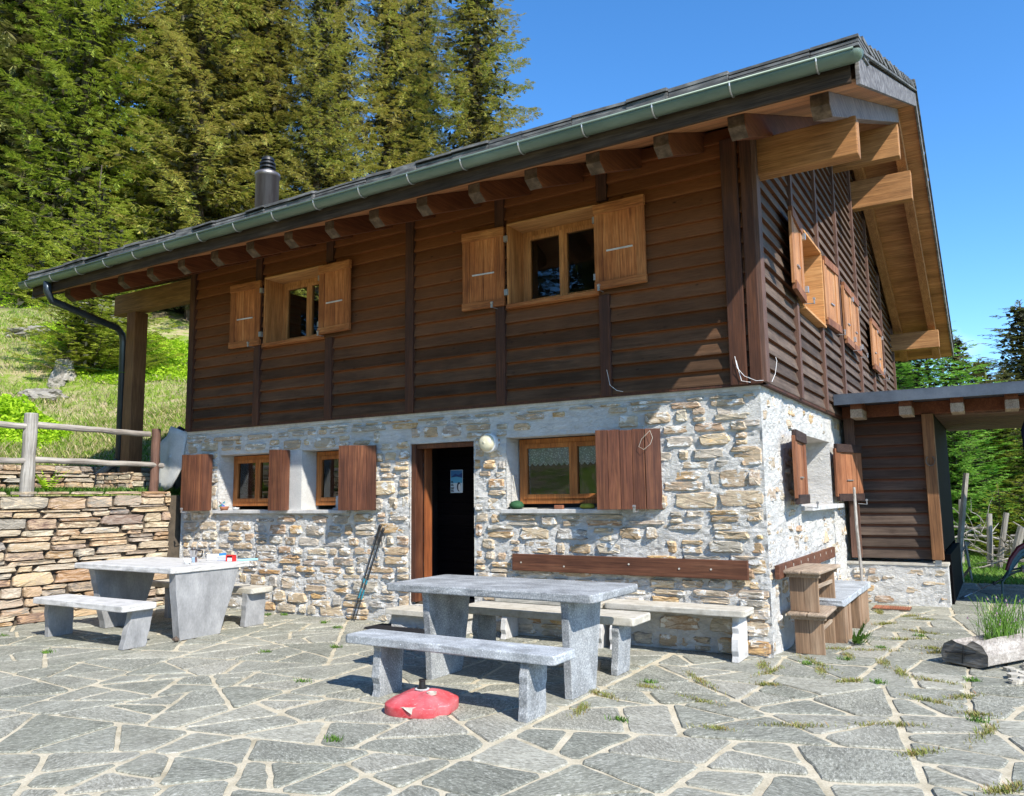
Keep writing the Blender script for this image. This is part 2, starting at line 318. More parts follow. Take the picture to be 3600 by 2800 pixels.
M['grass'] = leaf_mat('grass_blade', [(.10, .19, .015), (.19, .33, .03), (.30, .44, .06), (.44, .46, .16), (.60, .50, .28), (.70, .60, .38)], .4)
M['grass_g'] = leaf_mat('grass_green', [(.05, .12, .015), (.11, .23, .03), (.20, .34, .06)], .3)
M['moss'] = leaf_mat('joint_moss', [(.10, .12, .02), (.20, .22, .05), (.30, .24, .10), (.22, .30, .06), (.30, .15, .07)], .2)

# ------------------------------------------------------------------ mesh helpers
class MB:
    def __init__(s, T=None): s.v = []; s.f = []; s.m = []; s.T = T
    def add(s, vs, fs, mi=0):
        b = len(s.v)
        s.v += [tuple(s.T(*p)) if s.T else tuple(p) for p in vs]
        s.f += [tuple(b + i for i in f) for f in fs]; s.m += [mi] * len(fs); return s
    def box(s, a, b, mi=0):
        x0, y0, z0 = [min(p, q) for p, q in zip(a, b)]; x1, y1, z1 = [max(p, q) for p, q in zip(a, b)]
        return s.add([(x0, y0, z0), (x1, y0, z0), (x1, y1, z0), (x0, y1, z0), (x0, y0, z1), (x1, y0, z1), (x1, y1, z1), (x0, y1, z1)],
                     [(0, 3, 2, 1), (4, 5, 6, 7), (0, 1, 5, 4), (1, 2, 6, 5), (2, 3, 7, 6), (3, 0, 4, 7)], mi)
    def prism(s, poly, off, mi=0, mi_cap=None):
        """poly: list of 3D points, off: 3D extrusion vector"""
        n = len(poly); o = Vector(off); q = [tuple(Vector(p) + o) for p in poly]
        s.add(list(poly) + q, [(i, (i + 1) % n, n + (i + 1) % n, n + i) for i in range(n)], mi)
        b = len(s.v) - 2 * n
        s.f += [tuple(b + i for i in range(n))[::-1], tuple(b + n + i for i in range(n))]; s.m += [mi if mi_cap is None else mi_cap] * 2
        return s
    def tube(s, pts, r, n=8, mi=0, cap=True):
        pts = [Vector(p) for p in pts]; rs = r if isinstance(r, (list, tuple)) else [r] * len(pts); rings = []
        up = None
        for i, p in enumerate(pts):
            d = (pts[min(i + 1, len(pts) - 1)] - pts[max(i - 1, 0)]).normalized()
            if up is None: up = Vector((0, 0, 1)) if abs(d.z) < .9 else Vector((1, 0, 0))
            a = d.cross(up).normalized(); up = a.cross(d).normalized()
            rings += [tuple(p + (a * math.cos(t) + up * math.sin(t)) * rs[i]) for t in [2 * math.pi * k / n for k in range(n)]]
        fs = [(i * n + k, i * n + (k + 1) % n, (i + 1) * n + (k + 1) % n, (i + 1) * n + k) for i in range(len(pts) - 1) for k in range(n)]
        if cap: fs += [tuple(range(n))[::-1], tuple(range((len(pts) - 1) * n, len(pts) * n))]
        return s.add(rings, fs, mi)
    def build(s, name, mats, parent=None, bevel=0, smooth=False, loc=None):
        me = bpy.data.meshes.new(name); me.from_pydata(s.v, [], s.f)
        mats = mats if isinstance(mats, (list, tuple)) else [mats]
        for m in mats: me.materials.append(M[m] if isinstance(m, str) else m)
        if len(mats) > 1: me.polygons.foreach_set('material_index', s.m)
        if smooth: me.polygons.foreach_set('use_smooth', [True] * len(me.polygons))
        me.update()
        o = bpy.data.objects.new(name, me); COL.objects.link(o)
        if parent: o.parent = parent
        if loc: o.location = loc
        if bevel:
            b = o.modifiers.new('bevel', 'BEVEL'); b.width = bevel; b.segments = 2; b.limit_method = 'ANGLE'; b.angle_limit = .6
        return o
def np_mesh(name, V, F, mats, parent=None, smooth=False, mi=None):
    V = np.asarray(V, dtype=np.float32); F = np.asarray(F, dtype=np.int32); k = F.shape[1]
    me = bpy.data.meshes.new(name); me.vertices.add(len(V)); me.vertices.foreach_set('co', V.ravel())
    me.loops.add(F.size); me.loops.foreach_set('vertex_index', F.ravel()); me.polygons.add(len(F))
    me.polygons.foreach_set('loop_start', np.arange(0, F.size, k, dtype=np.int32)); me.polygons.foreach_set('loop_total', np.full(len(F), k, dtype=np.int32))
    for m in (mats if isinstance(mats, (list, tuple)) else [mats]): me.materials.append(M[m])
    if smooth: me.polygons.foreach_set('use_smooth', [True] * len(F))
    if mi is not None: me.polygons.foreach_set('material_index', np.asarray(mi, dtype=np.int32))
    me.update(calc_edges=True)
    o = bpy.data.objects.new(name, me); COL.objects.link(o)
    if parent: o.parent = parent
    return o
def thing(name, label, cat, loc=(0, 0, 0), rz=0, group=None):
    o = bpy.data.objects.new(name, None); COL.objects.link(o); o.location = loc; o.rotation_euler = (0, 0, rz); o.empty_display_size = .2
    return tag(o, label, cat, group)
def tag(o, label, cat, group=None, kind=None):
    o['label'] = label; o['category'] = cat
    if group: o['group'] = group
    if kind: o['kind'] = kind
    return o
def struct(o, kind='structure'):
    o['kind'] = kind; return o
def copy_tree(o, parent=None):
    c = o.copy(); COL.objects.link(c); c.parent = parent
    for ch in list(o.children): copy_tree(ch, c)
    return c
def at_origin(root, pts_world):  # children built in world coordinates under a root standing elsewhere
    for ch in root.children: ch.matrix_parent_inverse = root.matrix_basis.inverted()
def settle(root):
    m = Matrix.LocRotScale(root.location, root.rotation_euler, root.scale).inverted()
    for ch in root.children: ch.matrix_parent_inverse = m
def gable(u, d, z): return (-d, u, z)

def blob_poly(rnd, u0, u1, v0, v1, rough=.12, n=12, sq=.35):
    cu, cv, a, b = (u0 + u1) / 2, (v0 + v1) / 2, (u1 - u0) / 2, (v1 - v0) / 2; out = []
    for k in range(n):
        t = 2 * math.pi * (k + rnd.uniform(-.25, .25)) / n; c, s = math.cos(t), math.sin(t)
        e = sq; x = math.copysign(abs(c) ** e, c); y = math.copysign(abs(s) ** e, s)
        j = 1 - rnd.random() * rough
        out.append((cu + a * x * j, cv + b * y * (1 - rnd.random() * rough)))
    return out
def add_stone(mb, rnd, poly, d0, d1, mi, inset=.016, rough=.006):
    """raised stone on the wall face; d grows inward so d1<d0 sticks out"""
    n = len(poly); cu = sum(p[0] for p in poly) / n; cv = sum(p[1] for p in poly) / n
    ring0 = [(u, d0, v) for u, v in poly]; r1 = []; r2 = []
    tilt = rnd.uniform(-.012, .012); tv = rnd.uniform(-.008, .012)
    for u, v in poly:
        L = math.hypot(u - cu, v - cv) + 1e-6; k = max(.3, 1 - inset / L)
        r1.append((u, d1 + (d0 - d1) * .45 + rnd.uniform(-rough, rough) * .5, v))
        r2.append((cu + (u - cu) * k, d1 + rnd.uniform(-rough, rough) + tilt * (u - cu) / L + tv * (v - cv) / L, cv + (v - cv) * k))
    vs = ring0 + r1 + r2 + [(cu + rnd.uniform(-.01, .01), d1 + rnd.uniform(-rough, rough), cv)]
    fs = [(i, (i + 1) % n, n + (i + 1) % n, n + i) for i in range(n)] + [(n + i, n + (i + 1) % n, 2 * n + (i + 1) % n, 2 * n + i) for i in range(n)]
    fs += [(2 * n + i, 2 * n + (i + 1) % n, 3 * n) for i in range(n)]
    mb.add(vs, fs, mi)
def courses(rnd, u0, u1, v0, v1, hr, wr, wav=.02):
    """yield irregular stone rectangles in wavy courses"""
    ph = rnd.uniform(0, 9); v = v0
    while v < v1 - hr[0] * .5:
        h = rnd.uniform(*hr); h = min(h, v1 - v); u = u0 - rnd.uniform(0, wr[0])
        while u < u1:
            w = rnd.uniform(*wr) * (1 if h > .08 else 1.3); hh = h
            a, b = max(u, u0), min(u + w, u1)
            if b - a > .035:
                dv = wav * math.sin((a + b) * .9 + ph) * (1 if v0 + .1 < v < v1 - .15 else 0)
                if hh > .11 and rnd.random() < .30:
                    m_ = rnd.uniform(.35, .65) * hh
                    yield a, b, v + dv, v + dv + m_; yield a, b, v + dv + m_, v + dv + hh
                else: yield a, b, v + dv, v + dv + hh
            u += w
        v += h
def mortar_grid(mb, u0, u1, v0, v1, holes, step, amp, mi=0, seed=0., flat_top=None):
    def lines(a, b, brk):
        pts = sorted({a, b, *[x for x in brk if a < x < b]}); out = []
        for p, q in zip(pts, pts[1:]):
            n = max(1, round((q - p) / step)); out += [p + (q - p) * i / n for i in range(n)]
        return out + [b]
    U = lines(u0, u1, [h[0] for h in holes] + [h[1] for h in holes]); Vv = lines(v0, v1, [h[2] for h in holes] + [h[3] for h in holes])
    vs = []; nu = len(U)
    for v in Vv:
        for u in U:
            a = amp if (flat_top is None or v < flat_top) else amp * .15
            edge = u in (u0, u1)
            d = noise.fractal(Vector((u * 2.3 + seed, v * 3.4, seed)), .9, 2.1, 5) * a * .9 + abs(noise.noise(Vector((u * 13, v * 24, seed + 5)))) * a * .9
            if edge: d = 0
            vs.append((u, d, v))
    fs = []
    for j in range(len(Vv) - 1):
        for i in range(nu - 1):
            cu, cv = (U[i] + U[i + 1]) / 2, (Vv[j] + Vv[j + 1]) / 2
            if any(h[0] < cu < h[1] and h[2] < cv < h[3] for h in holes): continue
            fs.append((j * nu + i, j * nu + i + 1, (j + 1) * nu + i + 1, (j + 1) * nu + i))
    mb.add(vs, fs, mi)
def reveal(mb, u0, u1, v0, v1, d, mi=0, d0=.0):
    """the four inner sides of an opening"""
    mb.add([(u0, d0, v0), (u0, d, v0), (u0, d, v1), (u0, d0, v1)], [(0, 1, 2, 3)], mi)
    mb.add([(u1, d0, v0), (u1, d, v0), (u1, d, v1), (u1, d0, v1)], [(3, 2, 1, 0)], mi)
    mb.add([(u0, d0, v1), (u1, d0, v1), (u1, d, v1), (u0, d, v1)], [(3, 2, 1, 0)], mi)
    mb.add([(u0, d0, v0), (u1, d0, v0), (u1, d, v0), (u0, d, v0)], [(0, 1, 2, 3)], mi)

# ------------------------------------------------------------------ terrain
def smooth(a, b, x):
    t = min(1, max(0, (x - a) / (b - a))); return t * t * (3 - 2 * t)
def hill(x, y):
    s = -x * .85 + y * .5
    base = 1.52 * max(smooth(-8.42, -8.52, x) if y < 13 else 0, smooth(9.5, 14, y) * smooth(-2, -8, x))
    h = base + max(0, s - 9.9) * .40 * smooth(9.5, 12, s) * smooth(-3, -12, x)
    h += (noise.fractal(Vector((x * .25, y * .25, 3)), 1, 2, 4) * .35 + noise.noise(Vector((x * 1.1, y * 1.1, 0))) * .10) * smooth(10, 13, s)
    if x > -2 and y > 7.5: h += -.05 + .06 * noise.noise(Vector((x * .8, y * .8, 1))) + max(0, y - 12) * .015
    if y < -11: h += min(14, (-11 - y)) * .28 * smooth(-11, -13, y)
    return h
def build_ground():
    xs = sorted(set([-140, -110, -85, -70, -60] + [-50 + i * .8 for i in range(44)] + [-15 + i * .3 for i in range(22)] + [-8.53, -8.47, -8.42, -8.3, -8, -7, -5, -2, 0] + [1 + i for i in range(12)] + [15, 20, 30, 45, 70, 110, 150]))
    ys = sorted(set([-140, -100, -70, -50, -40, -30, -25] + [-20 + i * .5 for i in range(110)] + [36, 40, 46, 54, 65, 80, 100, 140]))
    nx = len(xs); V = []
    for y in ys:
        for x in xs:
            z = hill(x, y)
            if -8.42 < x < 7 and -10.5 < y < 7.1: z = -.06
            V.append((x, y, z))
    F = [(j * nx + i, j * nx + i + 1, (j + 1) * nx + i + 1, (j + 1) * nx + i) for j in range(len(ys) - 1) for i in range(nx - 1)]
    struct(np_mesh('ground', V, F, 'meadow', smooth=True))
build_ground()

def split_poly(p, pt, d):
    a, b = [], []; n = len(p); nx_, ny_ = -d[1], d[0]
    for i in range(n):
        q, r = p[i], p[(i + 1) % n]
        s0 = (q[0] - pt[0]) * nx_ + (q[1] - pt[1]) * ny_; s1 = (r[0] - pt[0]) * nx_ + (r[1] - pt[1]) * ny_
        (a if s0 >= 0 else b).append(q)
        if (s0 >= 0) != (s1 >= 0):
            t = s0 / (s0 - s1); m = (q[0] + (r[0] - q[0]) * t, q[1] + (r[1] - q[1]) * t); a.append(m); b.append(m)
    return a, b
def area(p): return abs(sum(p[i][0] * p[(i + 1) % len(p)][1] - p[(i + 1) % len(p)][0] * p[i][1] for i in range(len(p)))) / 2
def crazy(rnd, poly, amin, amax, ang):
    st = [poly]; out = []
    while st:
        p = st.pop(); A = area(p)
        if A < rnd.uniform(amin, amax): out.append(p); continue
        cx_ = sum(q[0] for q in p) / len(p); cy_ = sum(q[1] for q in p) / len(p)
        sxx = sum((q[0] - cx_) ** 2 for q in p); syy = sum((q[1] - cy_) ** 2 for q in p); sxy = sum((q[0] - cx_) * (q[1] - cy_) for q in p)
        th = .5 * math.atan2(2 * sxy, sxx - syy) + math.pi / 2 + rnd.gauss(0, ang if rnd.random() < .8 else ang * 3)
        best = None
        for _ in range(4):
            pt = (cx_ + rnd.uniform(-.12, .12) * math.sqrt(A), cy_ + rnd.uniform(-.12, .12) * math.sqrt(A))
            a, b = split_poly(p, pt, (math.cos(th), math.sin(th)))
            if len(a) > 2 and len(b) > 2:
                q = min(area(a), area(b)) / A
                if best is None or q > best[0]: best = (q, a, b)
        if best is None or best[0] < .22: out.append(p); continue
        st += [best[1], best[2]]
    return out
def inset_poly(p, d):
    n = len(p); s = 1 if sum(p[i][0] * p[(i + 1) % n][1] - p[(i + 1) % n][0] * p[i][1] for i in range(n)) > 0 else -1
    q = p
    for i in range(n):
        a, b = p[i], p[(i + 1) % n]; L = math.hypot(b[0] - a[0], b[1] - a[1])
        if L < 1e-5: continue
        dx, dy = (b[0] - a[0]) / L, (b[1] - a[1]) / L; nx_, ny_ = -dy * s, dx * s
        k, _ = split_poly(q, (a[0] + nx_ * d, a[1] + ny_ * d), (dx * s, dy * s)); q = k
        if len(q) < 3: return []
    return q
def build_paving():
    rnd = random.Random(11); mb = MB()
    polys = crazy(rnd, [(-8.2, -9), (-.83, -9), (-.86, .2), (-8.2, .2)], .09, .42, .19) + crazy(rnd, [(-.83, -9), (6.5, -9), (6.5, 7.2), (-.86, 7.2)], .11, .40, .10)
    for p in polys:
        c = (sum(q[0] for q in p) / len(p), sum(q[1] for q in p) / len(p))
        if -8 < c[0] < -.1 and c[1] > .3: continue
        p = inset_poly(p, rnd.uniform(.011, .025))
        if len(p) < 3 or area(p) < .008: continue
        # round corners and wobble the edges
        pts = []; n = len(p)
        for i in range(n):
            a, b = Vector((*p[i], 0)), Vector((*p[(i + 1) % n], 0)); L = (b - a).length
            if L < .02: continue
            cr = min(.03, L * .3) / L; k = max(1, int(L / .10))
            for j in range(k + 1):
                t = cr + (1 - 2 * cr) * j / k; q = a.lerp(b, t); w = .010
                pts.append((q.x + noise.noise(Vector((q.x * 6, q.y * 6, 1))) * w + rnd.uniform(-.004, .004), q.y + noise.noise(Vector((q.x * 6, q.y * 6, 7))) * w + rnd.uniform(-.004, .004)))
        n = len(pts)
        if n < 3: continue
        cx_ = sum(q[0] for q in pts) / n; cy_ = sum(q[1] for q in pts) / n; dz = rnd.uniform(-.003, .004); ta, tb = rnd.uniform(-.006, .006), rnd.uniform(-.006, .006)
        def top(x, y): return dz + ta * (x - cx_) + tb * (y - cy_)
        r0 = [(x, y, -.03) for x, y in pts]; r1 = [(x, y, top(x, y) - .007) for x, y in pts]
        r2 = [(cx_ + (x - cx_) * (1 - .009 / max(.05, math.hypot(x - cx_, y - cy_))), cy_ + (y - cy_) * (1 - .009 / max(.05, math.hypot(x - cx_, y - cy_))), top(x, y)) for x, y in pts]
        mb.add(r0 + r1 + r2, [(i, (i + 1) % n, n + (i + 1) % n, n + i) for i in range(n)] + [(n + i, n + (i + 1) % n, 2 * n + (i + 1) % n, 2 * n + i) for i in range(n)] + [tuple(range(2 * n, 3 * n))])
        for f in (mb.f[-1],):
            v = [mb.v[i] for i in f]
            if sum(v[i][0] * v[(i + 1) % n][1] - v[(i + 1) % n][0] * v[i][1] for i in range(n)) < 0: mb.f[-1] = f[::-1]
    struct(mb.build('terrace_paving', 'paving'))
    V = []; F = []; U = [-8.3 + i * .1 for i in range(150)]; Wy = [-9.2 + i * .1 for i in range(165)]
    for y in Wy:
        for x in U: V.append((x, y, -.0085 + .004 * noise.noise(Vector((x * 7, y * 7, 0)))))
    nu = len(U); F = [(j * nu + i, j * nu + i + 1, (j + 1) * nu + i + 1, (j + 1) * nu + i) for j in range(len(Wy) - 1) for i in range(nu - 1)]
    struct(np_mesh('pavement', V, F, 'joint', smooth=True))
build_paving()

# ------------------------------------------------------------------ the hut
HUT = thing('mountain_hut', 'two storey alpine hut with rubble stone base, dark timber upper floor and long slate roof', 'house')
ZW = 2.42
# openings (u0,u1,z0,z1)
OP_L1 = (-7.37, -6.02, 1.29, 2.04); OP_L2 = (-5.77, -4.90, 1.29, 2.04); OP_D = (-4.02, -3.13, .22, 2.04); OP_R = (-2.71, -1.35, 1.29, 2.05); OP_G = (1.55, 3.33, 1.28, 2.05)
def build_stone_wall():
    rnd = random.Random(3); mb = MB()
    fr = [OP_L1, OP_L2, OP_D, OP_R]
    mortar_grid(mb, -8.15, 0, 0, ZW, fr + [(-6.02, -5.77, 1.29, 2.04)], .026, .024, 0, 1.0, flat_top=2.0)
    mb.box((-6.017, -.003, 1.288), (-5.773, .27, 2.042), 2)
    def clear(a, b, c, d, holes, m=.02): return all(b < h[0] - m or a > h[1] + m or d < h[2] - m or c > h[3] + m * 3 for h in holes)
    def trim(a, b, c, d, holes):
        for h in holes:
            if c < h[3] + .012 and d > h[2] - .05 and a < h[1] and b > h[0]:
                if h[0] - a > b - h[1]: b = h[0] - .012
                else: a = h[1] + .012
        return a, b
    for a, b, c, d in courses(rnd, -8.1, -.02, .0, 2.33, (.06, .21), (.13, .50), .025):
        top = c > 2.02
        if rnd.random() < (.10 if top else .05): continue
        k = rnd.uniform(.0, .13); g = (b - a) * k * .5; a += g + .012; b -= g * rnd.random() + .012; e = (d - c) * rnd.uniform(.03, .12); c += e; d -= e * .6
        a, b = trim(a, b, c, d, fr + [(-6.02, -5.77, 1.29, 2.04)])
        if b - a < .07: continue
        add_stone(mb, rnd, blob_poly(rnd, a, b, c, d, .22, 17, .34), .035, rnd.uniform(-.026, -.002) if not top else rnd.uniform(-.026, -.014), 1, .016, .006)
    # quoins on the right corner
    z = .02
    while z < 2.2:
        h = rnd.uniform(.07, .2); w = rnd.uniform(.2, .5)
        if rnd.random() < .8: add_stone(mb, rnd, blob_poly(rnd, -w, -.005, z, z + h - .02, .12, 14, .3), .03, rnd.uniform(-.018, .0), 1, .010, .005)
        z += h
    for o_, dd in ((OP_L1, .30), (OP_L2, .30), (OP_D, .30), (OP_R, .30)): reveal(mb, *o_, dd, 0 if o_ is not OP_L2 else 2)
    mb.T = gable
    mortar_grid(mb, 0, 4.4, 0, ZW, [OP_G], .03, .024, 0, 4.0); mb.add([(4.4, 0, 0), (11.3, 0, 0), (11.3, 0, ZW), (4.4, 0, ZW)], [(0, 1, 2, 3)], 0)
    reveal(mb, *OP_G, .42, 0)
    for a, b, c, d in courses(rnd, .02, 4.2, .0, 2.40, (.08, .20), (.12, .36), .02):
        if rnd.random() < .55: continue
        e = (d - c) * rnd.uniform(.04, .2); 
        if not clear(a, b, c, d, [OP_G]): continue
        add_stone(mb, rnd, blob_poly(rnd, a + .02, b - .02, c + e, d - e, .25, 13, .45), .03, rnd.uniform(-.012, .008), 1, .012, .006)
    mb.T = None
    mb.box((-8.15, .31, 0), (-8.10, 11.3, ZW), 0); mb.box((-8.15, 11.25, 0), (0, 11.3, ZW), 0)
    mb.add([(-8.15, 0, 0), (-8.15, .31, 0), (-8.15, .31, ZW), (-8.15, 0, ZW)], [(0, 1, 2, 3)], 0)
    mb.build('stone_wall', ['mortar', 'wallstone', 'plaster'], HUT)
    # lintel soffits and a smooth render band under the timber
    b = MB(); b.box((-8.15, -.012, 2.355), (0.0, .02, 2.415), 0); b.build('wall_cap', 'concrete', HUT)
    # dark room behind the walls
    r = MB(); r.add([(-8.05, .45, .05), (-.3, .45, .05), (-.3, 6, .05), (-8.05, 6, .05)], [(0, 1, 2, 3)]); r.box((-8.05, 3.2, .05), (-.3, 3.25, 2.4)); r.box((-4.45, .45, .05), (-4.40, 3.2, 2.4)); r.box((-3.0, .45, .05), (-2.95, 3.2, 2.4)); r.box((-8.1, .3, 2.40), (-.2, 11, 2.43)); r.build('interior_wall', 'interior', HUT)
build_stone_wall()

def siding(mb, u0, u1, z0, z1, d, pitch=.145, mi=0, thick=.040):
    z = z0
    while z < z1 - .01:
        t = min(z + pitch, z1)
        # lower lip out, top edge in; chamfered drip
        mb.add([(u0, d - thick, z), (u1, d - thick, z), (u0, d - thick, z + .018), (u1, d - thick, z + .018), (u0, d - .004, t), (u1, d - .004, t), (u0, d + .0, z), (u1, d + .0, z)],
               [(0, 1, 3, 2), (2, 3, 5, 4), (6, 7, 1, 0), (0, 2, 4, 6), (1, 7, 5, 3)], mi)
        z = t
def roof_z(y):      # underside of the boards
    return 4.40 + .41 * (min(y, 11.5 - y) + 1.24)
BAT_F = [-7.96, -6.58, -5.27, -3.98, -2.72, -1.48]
def build_timber():
    mb = MB(); UW = [(-6.45, -5.36, 3.43, 4.40), (-2.62, -1.53, 3.43, 4.40)]
    # front: cut round the two windows
    n = int(round((4.86 - ZW) / .145))
    for i in range(n + 1):
        z = ZW + i * .145; zt = min(z + .145, 4.88)
        segs = [(-8.0, 0.0)]
        for w in UW:
            if zt > w[2] + .01 and z < w[3] - .01: segs = [s for a, b in segs for s in ((a, min(b, w[0])), (max(a, w[1]), b)) if s[1] - s[0] > .01]
        for a, b in segs: siding(mb, a, b, z, zt, -.02)
    mb.build('timber_front_wall', 'side_front', HUT)
    g = MB(gable); GW = (1.72, 2.95, 3.46, 4.39)
    for i in range(40):
        z = ZW + i * .145; zt = z + .145
        # gable outline clipped to the roof slope
        yl = max(0.0, (z - 4.40) / .41 - 1.24); 
        if z > 4.9 and yl > 5.7: break
        segs = [(yl, 11.3 - yl)]
        if zt > GW[2] + .01 and z < GW[3] - .01: segs = [(yl, GW[0]), (GW[1], 11.3 - yl)]
        for a, b in segs: siding(g, a, b, z, zt, -.02)
    g.build('timber_gable_wall', 'side_gable', HUT)
    b = MB(); b.box((-8.0, .0, ZW), (-7.96, 11.3, 4.8)); b.box((-8, 11.2, ZW), (0, 11.25, 4.8)); b.build('rear_timber_wall', 'side_gable', HUT)
    back = MB(); back.box((-7.9, .35, 2.44), (-.1, .38, 3.3)); back.box((-7.9, 3.0, 2.44), (-.1, 3.05, 5.6)); back.box((-4.5, .3, 2.44), (-4.45, 3, 5)); back.build('upper_interior_wall', 'interior', HUT)
    # sill board under the timber
    s = MB(); s.box((-8.02, -.055, 2.395), (.055, .0, 2.424)); s.box((.0, -.055, 2.395), (.055, 11.3, 2.424)); s.build('sill_beam', 'batten', HUT)
    # vertical battens
    for x in BAT_F[:1]: MB().box((x - .06, -.085, 2.40), (x + .05, .02, 4.78)).build('batten', 'batten', HUT, .004)
    for x in BAT_F[1:]:
        zs = [(2.40, 4.80)]
        for w in UW:
            if w[0] - .1 < x < w[1] + .1: zs = [(2.40, w[2] - .0), (w[3] + .02, 4.80)]
        for a, c in zs: MB().box((x - .058, -.082, a), (x + .058, -.02, c)).build('batten', 'batten', HUT, .004)
    # doubled corner boards
    MB().box((-.235, -.105, 2.40), (-.085, -.02, 4.74)).build('corner_board', 'batten', HUT, .004)
    MB().box((-.06, -.085, 2.40), (.045, -.02, 4.74)).build('corner_board', 'batten', HUT, .004)
    MB().box((.02, -.075, 2.41), (.085, .06, 4.74)).build('corner_board', 'batten_g', HUT, .004)
    for y in (1.47, 2.93, 4.42, 6.15, 7.75, 9.35, 11.2):
        zt = roof_z(y) - .02
        zs = [(2.41, zt)]
        if GW[0] < y < GW[1]: zs = [(2.41, GW[2]), (GW[3], zt)]
        if y == 1.47 or y == 2.93: zs = [(2.41, GW[2] - .02), (GW[3] + .02, zt)]
        for a, c in zs: MB().box((.02, y - .045, a), (.088, y + .045, c)).build('batten', 'batten_g', HUT, .003)
build_timber()

def window_unit(par, u0, u1, z0, z1, d, T=None, fw=.055, wood_='lightwood', mull=True, open_left=False):
    f = MB(T); f.box((u0, d, z0), (u0 + fw, d + .06, z1)).box((u1 - fw, d, z0), (u1, d + .06, z1)).box((u0 + fw, d, z0), (u1 - fw, d + .06, z0 + fw)).box((u0 + fw, d, z1 - fw), (u1 - fw, d + .06, z1))
    fr = f.build('window', wood_, par, .004)
    um = (u0 + u1) / 2; parts = [(u0 + fw, um), (um, u1 - fw)] if mull else [(u0 + fw, u1 - fw)]
    for a, b in parts:
        s = MB(T); w = .048
        s.box((a, d - .012, z0 + fw), (a + w, d + .04, z1 - fw)).box((b - w, d - .012, z0 + fw), (b, d + .04, z1 - fw)).box((a + w, d - .012, z0 + fw), (b - w, d + .04, z0 + fw + w)).box((a + w, d - .012, z1 - fw - w), (b - w, d + .04, z1 - fw))
        s.build('sash', wood_, fr, .003)
        g = MB(T); g.add([(a + w, d + .014, z0 + fw + w), (b - w, d + .014, z0 + fw + w), (b - w, d + .014, z1 - fw - w), (a + w, d + .014, z1 - fw - w)], [(0, 1, 2, 3)]); g.build('pane', 'glass', fr)
    return fr
def leaf(par, p, q, z0, z1, style, th=.032, T=None, slot=True, name='shutter'):
    """a shutter leaf standing between plan points p and q (x,y), face toward the viewer's side"""
    p = Vector((*p, 0)); q = Vector((*q, 0)); L = (q - p).length; e = (q - p).normalized(); nrm = Vector((e.y, -e.x, 0))
    def TT(u, d, z): v = p + e * u - nrm * d; return (v.x, v.y, z)
    o = MB(TT)
    if style == 'rails':   # larch face with rails top and bottom, stiles and three middle boards
        n = 4; ws = [.17, .33, .33, .17]; u = 0
        for w in ws:
            wl = w * L; dd = 0 if w < .2 else .010
            o.box((u + .001, dd, z0 + .075), (u + wl - .001, th, z1 - .10)); u += wl
        for k in range(1, 2): pass
        o.box((L * .17, .008, z0 + .1), (L * .17 + .004, .02, z1 - .1))
        sh = o.build(name, 'shut', par, .003)
        for za, zb in ((z1 - .105, z1), (z0, z0 + .08)): MB(TT).box((-.004, -.012, za), (L + .004, th + .002, zb)).build('shutter_rail', 'shut_x', sh, .003)
        if slot:
            zc = z0 + (z1 - z0) * .44; MB(TT).box((L * .24, -.001, zc - .009), (L * .76, .012, zc + .006)).build('light_slot', 'concrete', sh)
    elif style == 'gable':
        n = 5
        for k in range(n): o.box((k * L / n + .001, (.0 if k in (0, n - 1) else .012), z0 + .07), ((k + 1) * L / n - .001, th, z1 - .07))
        sh = o.build(name, 'shut_gup' if z0 > 3 else 'shut_gable', par, .003)
        for za, zb in ((z1 - .115, z1 - .012), (z0 + .012, z0 + .105)): MB(TT).box((.03, -.014, za), (L - .005, th, zb)).build('shutter_rail', 'shut_gable' if z0 > 3 else 'shut_dark', sh, .003)
        if slot: zc = z0 + (z1 - z0) * .36; MB(TT).box((L * .40, -.004, zc), (L * .62, .02, zc + .014)).build('light_slot', 'bracket', sh)
    else:                  # plain vertical boards
        n = max(1, round(L / .125)); rr = random.Random(int(p.x * 100))
        for k in range(n): o.box((k * L / n + .0015, rr.uniform(-.002, .002), z0), ((k + 1) * L / n - .0015, th, z1 + rr.uniform(-.004, .004)))
        sh = o.build(name, 'shut_low', par, .003)
    return sh
def hook(par, x, y, z, T=None):
    m = MB(T); m.tube([(x, y + .05, z), (x + .005, y - .05, z - .008)], .005, 6); m.box((x - .012, y - .06, z - .012), (x + .012, y - .05, z + .035)); m.tube([(x - .012, y - .055, z + .045), (x + .012, y - .055, z + .045)], .014, 8)
    m.build('shutter_hook', 'bracket', par)

